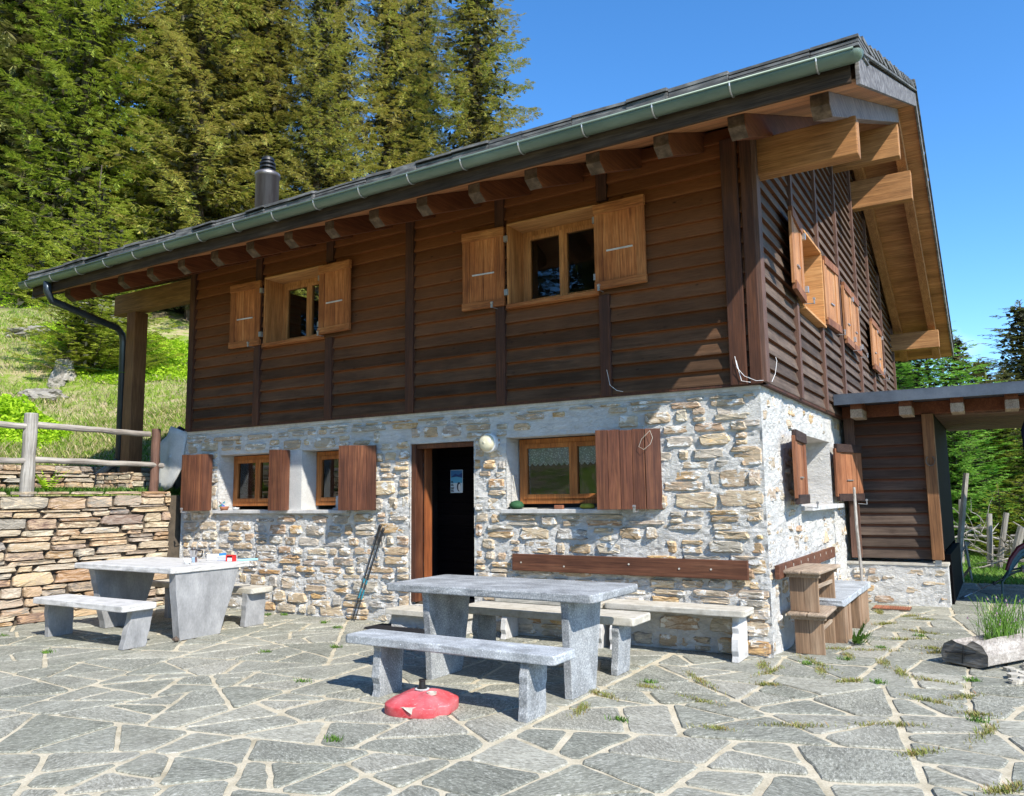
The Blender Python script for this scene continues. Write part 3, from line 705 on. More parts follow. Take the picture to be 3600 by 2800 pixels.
# upper front windows with larch-lined reveals
for (u0, u1) in ((-6.44, -5.37), (-2.61, -1.54)):
    z0, z1 = 3.44, 4.385
    c = MB(); t = .022
    c.box((u0, -.10, z1 - t), (u1, .30, z1)); c.build('window_head', 'lightwood_x', HUT, .003)
    for ja in (u0, u1 - t): MB().box((ja, -.10, z0 + .045), (ja + t, .30, z1 - t)).build('window_jamb', 'lightwood', HUT, .003)
    MB().box((u0 - .02, -.046, z1 + .001), (u1 + .02, .0, 4.452)).build('infill_board', 'side_front', HUT)
    c = MB(); c.box((u0 - .01, -.115, z0), (u1 + .01, .30, z0 + .043)); c.build('window_sill', 'shut_x', HUT, .004)
    window_unit(HUT, u0 + t, u1 - t, z0 + .045, z1 - t, .21)
for p, q in (((-7.08, -.13), (-6.52, -.10)), ((-5.41, -.12), (-4.87, -.14)), ((-3.18, -.13), (-2.65, -.10)), ((-1.55, -.12), (-1.00, -.14))):
    sh = leaf(HUT, p, q, 3.48, 4.365, 'rails')
    hook(sh, (q[0] - .10) if p[0] in (-7.08, -3.18) else (p[0] + .07), -.14, 3.46)
    hx = q[0] + .03 if p[0] in (-7.08, -3.18) else p[0]
    for zz in (3.62, 4.22): MB().box((hx - .02, -.12, zz - .035), (hx + .025, -.08, zz + .03)).build('hinge', 'bracket', sh)
# lower front windows
window_unit(HUT, -7.36, -6.35, 1.34, 2.03, .24, mull=True, wood_='orangewood')
window_unit(HUT, -5.76, -4.91, 1.34, 2.03, .24, mull=False, wood_='orangewood')
window_unit(HUT, -2.69, -1.36, 1.34, 2.04, .24, mull=True, wood_='orangewood')
MB().box((-6.35, .24, 1.30), (-6.02, .30, 2.04)).build('window_jamb', 'wood_red', HUT)
MB().box((-7.42, -.05, 1.245), (-4.95, .30, 1.288)).build('window_sill', 'concrete', HUT, .005)
MB().box((-2.76, -.05, 1.245), (-1.40, .30, 1.288)).build('window_sill', 'concrete', HUT, .005)
MB().box((-2.70, .05, 1.289), (-1.36, .24, 1.30)).build('inner_sill', 'slabwarm', HUT)
for p, q in (((-7.85, -.24), (-7.49, -.18)), ((-7.485, -.175), (-7.45, -.04)), ((-6.10, -.25), (-5.915, -.22)), ((-5.91, -.215), (-5.955, -.03)), ((-4.925, -.23), (-4.49, -.06)), ((-1.55, -.22), (-1.09, -.10)), ((-1.085, -.10), (-.95, -.03))):
    sh = leaf(HUT, p, q, 1.285, 2.05, 'boards')
for x, y in ((-7.74, -.24), (-1.17, -.15)): hook(HUT, x, y, 1.27)
# lace half curtain in the right window
def lace():
    m, nt, p = new_mat('lace'); v = mapping(nt, (1, 1, 1)); vo = nd(nt, 'TexVoronoi'); vo.inputs['Scale'].default_value = 55; nt.links.new(v, vo.inputs['Vector'])
    p.inputs['Base Color'].default_value = (.85, .85, .80, 1); t = nd(nt, 'BsdfTransparent'); ms = nd(nt, 'MixShader')
    nt.links.new(maprange(nt, vo.outputs['Distance'], .22, .42, 1.0, .45), ms.inputs[0]); nt.links.new(t.outputs[0], ms.inputs[1]); nt.links.new(p.outputs[0], ms.inputs[2]); nt.links.new(ms.outputs[0], nt.nodes['Material Output'].inputs[0]); return m
M['lace'] = lace()
for a, b in ((-2.60, -2.08), (-1.97, -1.45)):
    n = 70; vs = []; fs = []
    for i in range(n + 1):
        u = a + (b - a) * i / n; ph = (u - a) / .065 * math.pi
        vs += [(u, .262 + .004 * math.sin(u * 60), 1.98), (u, .262 + .004 * math.sin(u * 60), 1.775 - .03 * abs(math.sin(ph)))]
    fs = [(2 * i, 2 * i + 1, 2 * i + 3, 2 * i + 2) for i in range(n)]
    MB().add(vs, fs).build('lace_curtain', 'lace', HUT)
# door: frame, inner leaf coloured near-black for the doorway shade, step
f = MB(); f.box((-4.02, .02, .25), (-3.955, .16, 2.04)).box((-3.955, .04, 1.985), (-3.135, .14, 2.035)); f.build('door_frame', 'shut_low', HUT, .004)
f = MB(); f.box((-3.945, .16, .25), (-3.915, .28, 2.03)); f.build('door_jamb', 'wood_red', HUT, .003)
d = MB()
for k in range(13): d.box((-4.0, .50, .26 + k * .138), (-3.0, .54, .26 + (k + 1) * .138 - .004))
d.build('door', 'wood_shade_black', HUT)
MB().box((-4.1, .1, .20), (-3.05, 1.0, .25)).build('threshold', 'gapdark', HUT)
MB().box((-4.10, -.33, .155), (-3.05, .12, .215)).build('door_step', 'slabwarm', HUT, .006)
s = MB(); mortar_grid(s, -4.06, -3.08, 0, .155, [], .04, .02); s.v = [(x, y - .27, z) for x, y, z in s.v]; s.box((-4.06, -.24, 0), (-3.08, .0, .154)); s.build('step_base', 'mortar', HUT)

# gable windows
gw = MB(gable); u0, u1, z0, z1 = 1.72, 2.95, 3.46, 4.39; t = .03
gw.box((u0, -.11, z0), (u0 + t, .3, z1)).box((u1 - t, -.11, z0), (u1, .3, z1)).box((u0, -.11, z1 - t), (u1, .3, z1)).box((u0 - .01, -.12, z0 - .03), (u1 + .01, .3, z0)); gw.build('window_reveal', 'lightwood_x', HUT, .003)
MB(gable).box((u0 - .02, -.046, z1 + .001), (u1 + .02, .0, 4.452)).build('infill_board', 'side_gable', HUT)
window_unit(HUT, u0 + t, u1 - t, z0, z1 - t, .2, gable)
for p, q in (((.17, .95), (.125, 1.70)), ((.125, 2.97), (.17, 3.72)), ((.13, 4.42), (.13, 5.10)), ((.13, 5.13), (.13, 5.80)), ((.14, 7.20), (.15, 7.88)), ((.14, 7.92), (.13, 8.60))):
    sh = leaf(HUT, p, q, 3.47, 4.37, 'gable')
    hook(sh, q[1] - .08, -.17, 3.46, gable); [MB(gable).box((q[1] - .02, -.16, zz), (q[1] + .03, -.12, zz + .07)).build('hinge', 'bracket', sh) for zz in (3.6, 4.2)]
window_unit(HUT, 1.58, 3.30, 1.30, 2.03, .36, gable)
MB(gable).box((1.45, -.12, 1.235), (3.40, .36, 1.285)).build('window_sill', 'concrete', HUT, .005)
for p, q in (((.15, .62), (.09, 1.42)), ((.07, 3.30), (.27, 4.02))):
    sh = leaf(HUT, p, q, 1.30, 2.04, 'gable'); hook(sh, q[1] - .12, -.14 if p[1] < 1 else -.26, 1.275, gable)

# purlins, rafters, boards
for y, z0, z1 in ((.0, 4.36, 4.715), (4.55, 6.05, 6.52), (6.45, 6.05, 6.52), (11.1, 4.38, 4.74)):
    MB().box((-10.0 if y > 0 else -.15, y, z0), (.95, y + .17, z1)).build('purlin', 'beam', HUT, .01)
for k in range(17):
    x = .82 - .645 * k; r = MB(); hw = .072; D = .205
    zf = 4.40 + .41 * .21; zr = 4.40 + .41 * 6.99
    out = [(-1.03, zf), (5.75, zr), (5.75, zr - D - .015), (-.92, zf - D + .045), (-1.03, zf - .10)]
    r.prism([(x - hw, a, b) for a, b in out], (2 * hw, 0, 0), 0); ro = r.build('rafter', 'rafter' if k else 'rafter_w', HUT, .006)
    r = MB().prism([(x - hw, 11.5 - a, b) for a, b in out[::-1]], (2 * hw, 0, 0), 0); r.build('rafter', 'rafter_l', HUT, .006)
    # weathered end grain
    MB().add([(x - hw + .004, -1.034, zf - .008), (x + hw - .004, -1.034, zf - .008), (x + hw - .004, -1.034, zf - .100), (x - hw + .004, -1.034, zf - .100), (x - hw + .004, -.926, zf - D + .038), (x + hw - .004, -.926, zf - D + .038)], [(0, 1, 2, 3), (3, 2, 5, 4)]).build('end_grain', 'beam_end', ro)
ROOF = MB(); XL, XR = -9.98, 1.11
rr = random.Random(5)
for side in (0, 1):
    y = -1.24
    while y < 5.75:
        y2 = min(y + .14, 5.75); Y = lambda q: q if side == 0 else 11.5 - q
        za, zb = 4.40 + .41 * (y + 1.24), 4.40 + .41 * (y2 - .004 + 1.24)
        ROOF.prism([(XL, Y(y), za), (XL, Y(y2 - .004), zb), (XL, Y(y2 - .004), zb + .025), (XL, Y(y), za + .025)], (XR - XL, 0, 0)); y = y2
roof = ROOF.build('roof', 'soffit', HUT)
for side in (0, 1):
    fd = MB()
    Y = (lambda q: q) if side == 0 else (lambda q: 11.5 - q)
    fd.prism([(XL, Y(-1.27), 4.395), (XL, Y(-1.242), 4.395), (XL, Y(-1.242), 4.60), (XL, Y(-1.27), 4.60)], (XR - XL - .03, 0, 0))
    fd.build('eave_board', 'fascia_d', roof)
for x in (XL - .03, XR):
    for side in (0, 1):
        Y = (lambda q: q) if side == 0 else (lambda q: 11.5 - q)
        MB().prism([(x, Y(-1.26), 4.365), (x, Y(5.75), 7.24), (x, Y(5.75), 7.45), (x, Y(-1.26), 4.575)], (.03, 0, 0)).build('bargeboard', 'fascia', roof, .003)
# slates in overlapping courses
sl = MB()
for side in (0, 1):
    Y = (lambda q: q) if side == 0 else (lambda q: 11.5 - q)
    row = 0; y = -1.33
    while y < 5.72:
        x = XL - .05 - rr.uniform(0, .3)
        while x < XR + .06:
            w = rr.uniform(.28, .62); a, b = max(x, XL - .05), min(x + w, XR + .045 + rr.uniform(-.006, .006)); x += w
            if b - a < .06: continue
            y0 = y + rr.uniform(-.012, .012); y1 = min(y + .62, 5.78); zl = 4.69 + .41 * (y0 + 1.24) + .035 + rr.uniform(0, .012); zh = 4.65 + .41 * (y1 + 1.24) + .0; t = rr.uniform(.018, .032)
            j = rr.uniform(-.01, .01)
            for tt, dy in ((0, 0),) if row else ((0, rr.uniform(-.02, .02)), (-.034, .012), (-.068, .0), (-.10, .02)):
                sl.prism([(a + .003, Y(y0 + dy + j), zl + tt), (b - .003, Y(y0 + dy - j), zl + tt), (b - .003, Y(y1), zh + tt), (a + .003, Y(y1), zh + tt)], (0, 0, t))
        row += 1; y += .30
sl.build('roof_slates', 'slate', roof)
MB().box((XL, 5.60, 7.55), (XR + .05, 5.90, 7.62)).build('ridge_capping', 'slate', roof, .02)
# rake slates seen edge-on
e = MB()
for side in (0, 1):
    Y = (lambda q: q) if side == 0 else (lambda q: 11.5 - q); y = -1.33
    while y < 5.6:
        L = rr.uniform(.18, .34); z = 4.60 + .41 * (y + 1.26)
        for lay in range(1): e.prism([(XR + .035, Y(y), z + lay * .03), (XR + .035, Y(y + L), z + .41 * L + lay * .03), (XR + .035, Y(y + L), z + .41 * L + .022 + lay * .03), (XR + .035, Y(y), z + .022 + lay * .03)], (.022, 0, 0))
        y += L
e.build('verge_slates', 'slate', roof)
# chimney
ch = MB(); cx_, cy_ = -6.92, .32; n = 28
def lathe(mb, cx_, cy_, prof, n=28, mi=0):
    vs = [(cx_ + r * math.cos(2 * math.pi * k / n), cy_ + r * math.sin(2 * math.pi * k / n), z) for r, z in prof for k in range(n)]
    fs = [(i * n + k, i * n + (k + 1) % n, (i + 1) * n + (k + 1) % n, (i + 1) * n + k) for i in range(len(prof) - 1) for k in range(n)]
    fs += [tuple(range(n))[::-1], tuple(range((len(prof) - 1) * n, len(prof) * n))]; return mb.add(vs, fs, mi)
lathe(ch, cx_, cy_, [(.165, 5.0), (.165, 6.04), (.178, 6.04), (.178, 6.10), (.16, 6.11)])
cho = ch.build('chimney', basic('chimney_steel', [(.14, .11, .095), (.24, .21, .20), (.36, .34, .33)], (1, 1, .12), 6, .45, .05, .002, 0, .5, .75), roof)
for p_ in cho.data.polygons: p_.use_smooth = len(p_.vertices) == 4
c2 = MB(); lathe(c2, cx_, cy_, [(.075, 6.1), (.075, 6.35)])
for k in range(4):
    z = 6.125 + k * .057; r0 = .112 - (.02 if k == 3 else 0); lathe(c2, cx_, cy_, [(r0, z), (r0, z + .022), (r0 - .03, z + .034)] if k < 3 else [(r0, z), (r0 * .96, z + .03), (r0 * .6, z + .055), (.02, z + .062)])
c2.build('chimney_cap', 'black', cho)

# gutter
GY, GZ, GR = -1.34, 4.57, .070
g = MB(); n = 14; xs = [XL - .13, XR + .015]
prof = [(GY - GR * math.cos(math.pi * k / n), GZ - GR * math.sin(math.pi * k / n)) for k in range(n + 1)]
prof2 = [(GY - (GR - .006) * math.cos(math.pi * k / n), GZ - (GR - .006) * math.sin(math.pi * k / n)) for k in range(n + 1)][::-1]
P_ = prof + prof2; m_ = len(P_)
g.add([(x, a, b) for x in xs for a, b in P_], [(i, (i + 1) % m_, m_ + (i + 1) % m_, m_ + i) for i in range(m_)])
g.tube([(xs[0], GY - GR, GZ + .006), (xs[1], GY - GR, GZ + .006)], .011, 8)
gut = g.build('gutter', 'copper', HUT, smooth=True)
for x, s in ((xs[1], 1), (xs[0], -1)):
    rings = []; e = MB()
    for j in range(5):
        a = j / 4 * math.pi / 2; rings += [(x + s * math.sin(a) * .06, GY - GR * math.cos(a) * math.cos(math.pi * k / n), GZ - GR * math.cos(a) * math.sin(math.pi * k / n)) for k in range(n + 1)]
    e.add(rings, [(j * (n + 1) + k, j * (n + 1) + k + 1, (j + 1) * (n + 1) + k + 1, (j + 1) * (n + 1) + k) for j in range(4) for k in range(n)])
    e.build('gutter_end', 'copper', gut, smooth=True)
for k in range(18):
    x = .87 - .635 * k if k else .87
    b = MB(); pts = [(x, GY - (GR + .006) * math.cos(math.pi * j / 10), GZ - (GR + .006) * math.sin(math.pi * j / 10)) for j in range(11)]
    b.tube(pts, .007, 6); b.tube([(x, GY - GR - .004, GZ + .012), (x, GY + .03, GZ + .035), (x, GY + .09, GZ + .085)], [.010, .012, .018], 6)
    b.build('gutter_bracket', 'bracket', gut)
dpz = MB(); dpz.tube([(-9.47, -1.34, 4.52), (-9.47, -1.33, 4.38), (-9.50, -1.25, 4.27), (-9.72, -.12, 4.10), (-9.77, .0, 4.02), (-9.78, .03, 3.9), (-9.78, .05, 2.02)], .052, 12)
dpz.build('downpipe', 'copper_d', HUT, smooth=True)
MB().tube([(-9.78, .05, 2.05), (-9.86, .0, 1.98), (-10.02, -.1, 1.85), (-10.04, -.12, 1.55)], .058, 12).build('drain_pipe', 'copper_d', HUT, smooth=True)

# open porch on the left: post on a stone pier, beam
MB().box((-10.05, .02, 4.36), (-8.02, .20, 4.68)).build('porch_beam', 'beam_l', HUT, .01)
MB().box((-9.70, .02, 1.86), (-9.48, .24, 4.36)).build('porch_post', 'post_l', HUT, .008)
pier = MB(); rnd = random.Random(8); pier.box((-9.98, -.16, 1.5), (-9.12, .44, 1.83), 1)
for T_, a0, a1 in ((None, -10.0, -9.1),):
    for a, b, c, d in courses(rnd, a0, a1, 1.5, 1.86, (.05, .10), (.12, .3), 0): 
        pp = blob_poly(rnd, a + .004, b - .004, c + .003, d - .003, .1, 10, .25); pier.T = lambda u, dd, z: (u, dd - .16, z); add_stone(pier, rnd, pp, .03, rnd.uniform(-.03, .0), 0, .01)
pier.T = lambda u, dd, z: (-9.12 - dd, u, z)
for a, b, c, d in courses(rnd, -.16, .44, 1.5, 1.86, (.05, .10), (.12, .3), 0): add_stone(pier, rnd, blob_poly(rnd, a + .004, b - .004, c + .003, d - .003, .1, 10, .25), .03, rnd.uniform(-.03, .0), 0, .01)
pier.T = None; pier.build('stone_pier', ['drystone', 'gapdark'], HUT)

# ------------------------------------------------------------------ dry stone walls
def dry_wall(name, label, T, u0, u1, z0, z1, hr, wr, seed, core, jut=.022):
    rnd = random.Random(seed); mb = MB(T)
    for a, b, c, d in courses(rnd, u0, u1, z0, z1, hr, wr, .03):
        slip = rnd.random() < .10
        p = blob_poly(rnd, a + .004, b - .004, c + .003, d - .004, .17, 15, .24)
        add_stone(mb, rnd, p, .045, rnd.uniform(-jut, .0), 0, rnd.uniform(.006, .016), .009)
    mb.T = None; mb.box(*core, 1)
    return tag(mb.build(name, ['drystone', 'gapdark']), label, 'wall')
dw = dry_wall('retaining_wall', 'dry stone retaining wall of brown and grey slabs behind the left stone table', lambda u, d, z: (-8.15 - d, u, z), -7.0, -.17, 0, 1.56, (.026, .165), (.16, .62), 21, ((-8.46, -7, 0), (-8.20, .3, 1.50)))
dry_wall('garden_wall', 'low rough stone wall behind the timber rail fence at the foot of the meadow', lambda u, d, z: (-10.35 - d, u, z), -6.0, 3.0, 1.45, 2.0, (.05, .15), (.15, .45), 22, ((-10.8, -6, 1.3), (-10.40, 3, 1.98)), .05)

# ------------------------------------------------------------------ rail fence on the retaining wall
def log_between(name, p, q, r, par, m='greywood_x', n=10, taper=.9, seed=0):
    rnd = random.Random(seed); p, q = Vector(p), Vector(q); k = 9
    pts = [p.lerp(q, i / k) + Vector((rnd.uniform(-.006, .006), rnd.uniform(-.006, .006), rnd.uniform(-.008, .008))) for i in range(k + 1)]
    rs = [r * (1 + (taper - 1) * i / k) * rnd.uniform(.94, 1.06) for i in range(k + 1)]
    return MB().tube(pts, rs, n).build(name, m, par, smooth=False)
fence = thing('rail_fence', 'grey round-timber fence with two rails standing on the retaining wall', 'fence', (-8.36, -.5, 1.5))
def fpost(name, x, y, z0, z1, r, m, par, seed):
    rnd = random.Random(seed); k = 8; mb = MB()
    mb.tube([(x + rnd.uniform(-.004, .004), y + rnd.uniform(-.004, .004), z0 + (z1 - z0) * i / k) for i in range(k)] + [(x, y, z1 - .012), (x, y, z1)], [r * rnd.uniform(.97, 1.03) for i in range(k)] + [r, r * .88], 14)
    return mb.build(name, m, par)
fpost('post', -8.35, -2.02, 1.48, 2.52, .078, 'greywood', fence, 1); fpost('post', -8.36, -.30, 1.48, 2.44, .060, 'darkwood_post' if 'darkwood_post' in M else 'batten_g', fence, 2); fpost('post', -8.34, -3.9, 1.48, 2.5, .078, 'greywood', fence, 3); fpost('post', -8.34, -5.8, 1.48, 2.5, .078, 'greywood', fence, 4)
for i, (a, b, z) in enumerate(((-2.0, -.42, 2.38), (-3.9, -2.0, 2.385), (-5.8, -3.9, 2.38))): log_between('rail', (-8.34, a, z), (-8.34, b, z - .03), .042, fence, seed=i)
for i, (a, b, z) in enumerate(((-2.0, -.18, 1.945), (-3.9, -2.0, 1.95), (-5.8, -3.9, 1.95))): log_between('rail', (-8.34, a, z), (-8.34, b, z - .02), .040, fence, seed=10 + i)
settle(fence)
# pale canvas sheet hung beside the hut corner
mb = MB(); out = [(-8.06, 2.39), (-8.42, 2.50), (-8.50, 2.40), (-8.52, 2.36), (-8.66, 2.27), (-8.64, 2.0), (-8.70, 1.70), (-8.62, 1.57), (-8.50, 1.57), (-8.36, 1.62), (-8.24, 1.74), (-8.17, 1.88), (-8.13, 2.0)]
vs = []; NX = 24; 
cx2, cz2 = -8.4, 2.05
for ring in range(6):
    k = 1 - ring / 5.0 * .999
    for (x, z) in out: vs.append((cx2 + (x - cx2) * k, -.03 + .03 * noise.noise(Vector((x * 5, z * 5, ring * .4))) - .02 * (1 - k), cz2 + (z - cz2) * k))
n = len(out); fs = [(r * n + i, r * n + (i + 1) % n, (r + 1) * n + (i + 1) % n, (r + 1) * n + i) for r in range(5) for i in range(n)]
o = mb.add(vs, fs).build('canvas_sheet', 'plaster', smooth=True); o.modifiers.new('thick', 'SOLIDIFY').thickness = .02
tag(o, 'pale grey canvas sheet hanging between the hut corner and the dark fence post', 'tarp')
tag(MB().tube([(-9.66, .01, 3.41), (-10.8, -.33, 3.60), (-12, -.70, 3.80), (-15, -1.6, 4.28)], .006, 6).build('fence_wire', 'greenleaf'), 'thin green electric-fence wire running from the porch post across the meadow', 'wire')
# clutter on the porch
cr = thing('wooden_crate', 'old slatted wooden crate standing on the porch beside the timber wall', 'crate', (-8.5, .9, 2.0))
for z in (2.06, 2.22, 2.38, 2.50): MB().box((-8.95, .60, z), (-8.1, .62, z + .05)).box((-8.95, .60, z), (-8.93, 1.2, z + .05)).build('slat', 'greywood', cr)
for x in (-8.95, -8.55, -8.15): MB().box((x, .62, 2.0), (x + .04, .66, 2.62)).build('corner_post', 'greywood', cr)
settle(cr)
o = MB().box((-9.0, .5, 1.5), (-8.1, 1.4, 2.0)).build('porch_step', 'gapdark'); tag(o, 'dark timber platform under the slatted crate on the porch', 'platform')
tag(MB().tube([(-9.22, .7, 2.30), (-9.22, .72, 2.50), (-9.20, .75, 2.56)], [.11, .11, .08], 12).tube([(-9.22, .7, 1.5), (-9.22, .7, 2.3)], .08, 10).build('stove_pipe', 'black'), 'black pipe end behind the porch post', 'pipe')

# ------------------------------------------------------------------ stone tables and benches
def slab_geo(x0, x1, y0, y1, z0, z1, seed, rough=.004, rc=.03):
    """thick stone slab with rounded corners and slightly uneven rim"""
    rnd = random.Random(seed); pts = []
    for cx_, cy_, a0 in ((x1 - rc, y1 - rc, 0), (x0 + rc, y1 - rc, 90), (x0 + rc, y0 + rc, 180), (x1 - rc, y0 + rc, 270)):
        for k in range(4): a = math.radians(a0 + 30 * k); pts.append((cx_ + rc * math.cos(a), cy_ + rc * math.sin(a)))
    out = []
    for i in range(len(pts)):
        a, b = Vector((*pts[i], 0)), Vector((*pts[(i + 1) % len(pts)], 0)); n = max(1, int((b - a).length / .09))
        out += [tuple(a.lerp(b, j / n)) for j in range(n)]
    rings = []
    cx_, cy_ = (x0 + x1) / 2, (y0 + y1) / 2
    for z, k in ((z0, 0), (z0 + .008, 1), ((z0 + z1) / 2, 1), (z1 - .008, 1), (z1, 0)):
        for (x, y, _) in out:
            d = -.007 if k == 0 else rnd.uniform(-rough, rough); L = math.hypot(x - cx_, y - cy_)
            rings.append((x + (x - cx_) / L * d, y + (y - cy_) / L * d, z))
    n = len(out); fs = [(r * n + i, r * n + (i + 1) % n, (r + 1) * n + (i + 1) % n, (r + 1) * n + i) for r in range(4) for i in range(n)]
    fs += [tuple(range(n))[::-1], tuple(range(4 * n, 5 * n))]
    return MB().add(rings, fs)
def leg_geo(x0, x1, yb0, yb1, yt0, yt1, h, seed, rough=.006):
    rnd = random.Random(seed); k = 8; vs = []
    for i in range(k + 1):
        t = i / k; a, b = yb0 + (yt0 - yb0) * t, yb1 + (yt1 - yb1) * t; z = h * t
        ja, jb = rnd.uniform(-rough, rough), rnd.uniform(-rough, rough)
        vs += [(x0, a + ja, z), (x1, a + ja, z), (x1, b + jb, z), (x0, b + jb, z)]
    fs = [(i * 4 + j, i * 4 + (j + 1) % 4, (i + 1) * 4 + (j + 1) % 4, (i + 1) * 4 + j) for i in range(k) for j in range(4)] + [(3, 2, 1, 0), (k * 4, k * 4 + 1, k * 4 + 2, k * 4 + 3)]
    return MB().add(vs, fs)
def stone_furniture(name, label, cat, slab, legs, ms, ml, seed, group, part='seat', rough=.006, rc=.03):
    t = thing(name, label, cat, ((slab[0] + slab[1]) / 2, (slab[2] + slab[3]) / 2, 0), 0, group)
    slab_geo(*slab, seed, rc=rc).build(part, ms, t, .003)
    for i, l in enumerate(legs): leg_geo(*l, slab[4], seed + i + 1, rough).build('leg', ml, t, .004)
    settle(t); return t
stone_furniture('stone_table', 'grey granite table in the middle of the terrace before the door', 'table', (-2.51, -.66, -2.20, -1.38, .68, .74), [(-2.19, -2.13, -2.07, -1.66, -2.13, -1.52), (-.945, -.885, -2.10, -1.71, -2.14, -1.58)], 'granite', 'granite', 31, 'stone tables', 'table_top')
stone_furniture('stone_bench', 'blue-grey granite bench nearest the camera beside the red parasol base', 'bench', (-2.44, -.67, -2.74, -2.44, .365, .425), [(-2.20, -2.13, -2.70, -2.46, -2.69, -2.42), (-.94, -.875, -2.755, -2.50, -2.72, -2.46)], 'granite_b', 'granite', 35, 'loose stone benches', rough=.014)
stone_furniture('stone_bench', 'pale stone bench between the granite table and the bench along the wall', 'bench', (-2.47, -.77, -1.24, -.86, .385, .45), [(-2.33, -2.27, -1.22, -.92, -1.22, -.92), (-.97, -.91, -1.26, -1.03, -1.22, -.95)], 'slabwarm', 'granite', 39, 'loose stone benches', rough=.012)
stone_furniture('stone_table', 'square light concrete table before the retaining wall with a coffee pot on it', 'table', (-7.24, -5.47, -2.03, -1.03, .68, .74), [(-7.08, -6.97, -1.78, -1.35, -1.95, -1.15), (-5.60, -5.49, -1.89, -1.40, -1.98, -1.17)], 'concrete', 'concrete_g', 43, 'stone tables', 'table_top')
stone_furniture('stone_bench', 'short concrete bench in front of the left table near the left picture edge', 'bench', (-7.06, -5.45, -2.56, -2.19, .365, .425), [(-7.04, -6.97, -2.42, -2.15, -2.44, -2.16), (-5.62, -5.54, -2.48, -2.24, -2.40, -2.17)], 'concrete', 'concrete_g', 47, 'loose stone benches')
stone_furniture('stone_bench', 'concrete bench behind the left table close to the hut wall', 'bench', (-7.45, -5.50, -.97, -.66, .365, .425), [(-7.09, -7.01, -.96, -.70, -.96, -.68), (-5.67, -5.59, -.99, -.72, -.97, -.69)], 'slabwarm', 'concrete_g', 51, 'loose stone benches')
wbn = thing('wall_bench', 'long pale stone bench standing against the hut front under the timber backrest', 'bench', (-1.4, -.2, 0))
for s_ in ((-2.66, -1.47, -.36, -.02, .372, .425), (-1.45, -.14, -.34, -.02, .375, .43)): slab_geo(*s_, 61).build('seat', 'slabwarm', wbn, .003)
for l in ((-2.62, -2.56, -.30, -.04, -.24, -.04), (-1.56, -1.50, -.30, -.04, -.26, -.04), (-1.42, -1.36, -.30, -.04, -.26, -.04), (-.27, -.21, -.34, -.03, -.27, -.03)): leg_geo(*l, .37, 63, .015).build('leg', 'concrete', wbn, .004)
settle(wbn)
bk = thing('backrest_board', 'dark brown timber backrest fixed to the stone front above the wall bench', 'board', (-1.4, 0, .7), 0, 'timber backrests on the stone walls')
MB().box((-2.61, -.07, .66), (-.17, -.028, .83)).build('plank', 'darkwood_p', bk, .005)
for x in (-2.5, -2.0, -1.3, -.8, -.5): MB().tube([(x, -.072, .72 + (x * 7 % 1) * .05), (x, -.076, .72 + (x * 7 % 1) * .05)], .009, 8).build('screw_plug', 'slabwarm', bk)
settle(bk)
bk = thing('backrest_board', 'shorter timber backrest on the sunlit gable wall behind the two stacked stools', 'board', (.05, 1.5, .7), 0, 'timber backrests on the stone walls')
MB().box((.028, .07, .665), (.07, 2.86, .785)).build('plank', 'darkwood_p', bk, .005)
for k in range(8): MB().box((.0705, .30 + k * .33, .735), (.073, .312 + k * .33, .765)).build('screw_plug', 'slabwarm', bk)
settle(bk)

# bench on the gable side
gb = thing('slab_bench', 'grey stone slab on weathered plank blocks along the gable wall', 'bench', (.25, 1.8, 0))
slab_geo(.06, .47, .80, 2.62, .365, .425, 71, .006).build('seat', 'granite_b', gb, .003)
for y0, y1 in ((.98, 1.37), (1.95, 2.56)):
    b = MB(); n = max(2, round((y1 - y0) / .12)); rnd = random.Random(int(y0 * 100))
    for k in range(n): b.box((.30 + rnd.uniform(-.004, .004), y0 + (y1 - y0) * k / n + .002, 0), (.435 + rnd.uniform(-.006, .006), y0 + (y1 - y0) * (k + 1) / n - .002, .362))
    b.box((.06, y0, 0), (.32, y0 + .04, .36)); b.box((.06, y1 - .04, 0), (.32, y1, .36)); b.build('plank_block', 'stoolwood', gb, .003)
settle(gb)
def stool(label, dx, dy, z, rz, rz2=0):
    t = thing('wooden_stool', label, 'stool', (.235 + dx, .63 + dy, z), rz, 'stacked wooden stools')
    def b(name, a, c, m='stoolwood', bev=.004): o = MB().box(a, c).build(name, m, t, bev); return o
    rnd = random.Random(int(z * 100))
    for y in (-.31, .31):
        mbl = MB()
        for k in range(2): mbl.box((-.125 + k * .125 + .001, y - .012, .003), (k * .125 - .001, y + .012, .335))
        mbl.build('leg', 'stoolwood', t, .002)
        b('cleat', (-.15, y - .03 if y < 0 else y + .012, .30), (.15, y - .012 if y < 0 else y + .03, .335), 'stoolwood_y')
    tp = MB()
    for k in range(2): tp.box((-.17 + k * .17 + .001, -.41 + rnd.uniform(-.008, .008), .335), (k * .17 - .001, .41 + rnd.uniform(-.008, .008), .368))
    tp.build('seat', 'stoolwood_y', t, .012)
    b('stretcher', (.09, -.30, .20), (.11, .30, .235), 'stoolwood_y')
    return t
stool('worn wooden stool standing on the paving, bottom of the stack by the gable wall', 0, 0, 0, .03)
stool('worn wooden stool lying on top of another stool by the gable wall', 0.0, -.01, .368, -.05)
pl = MB(); rnd = random.Random(4)
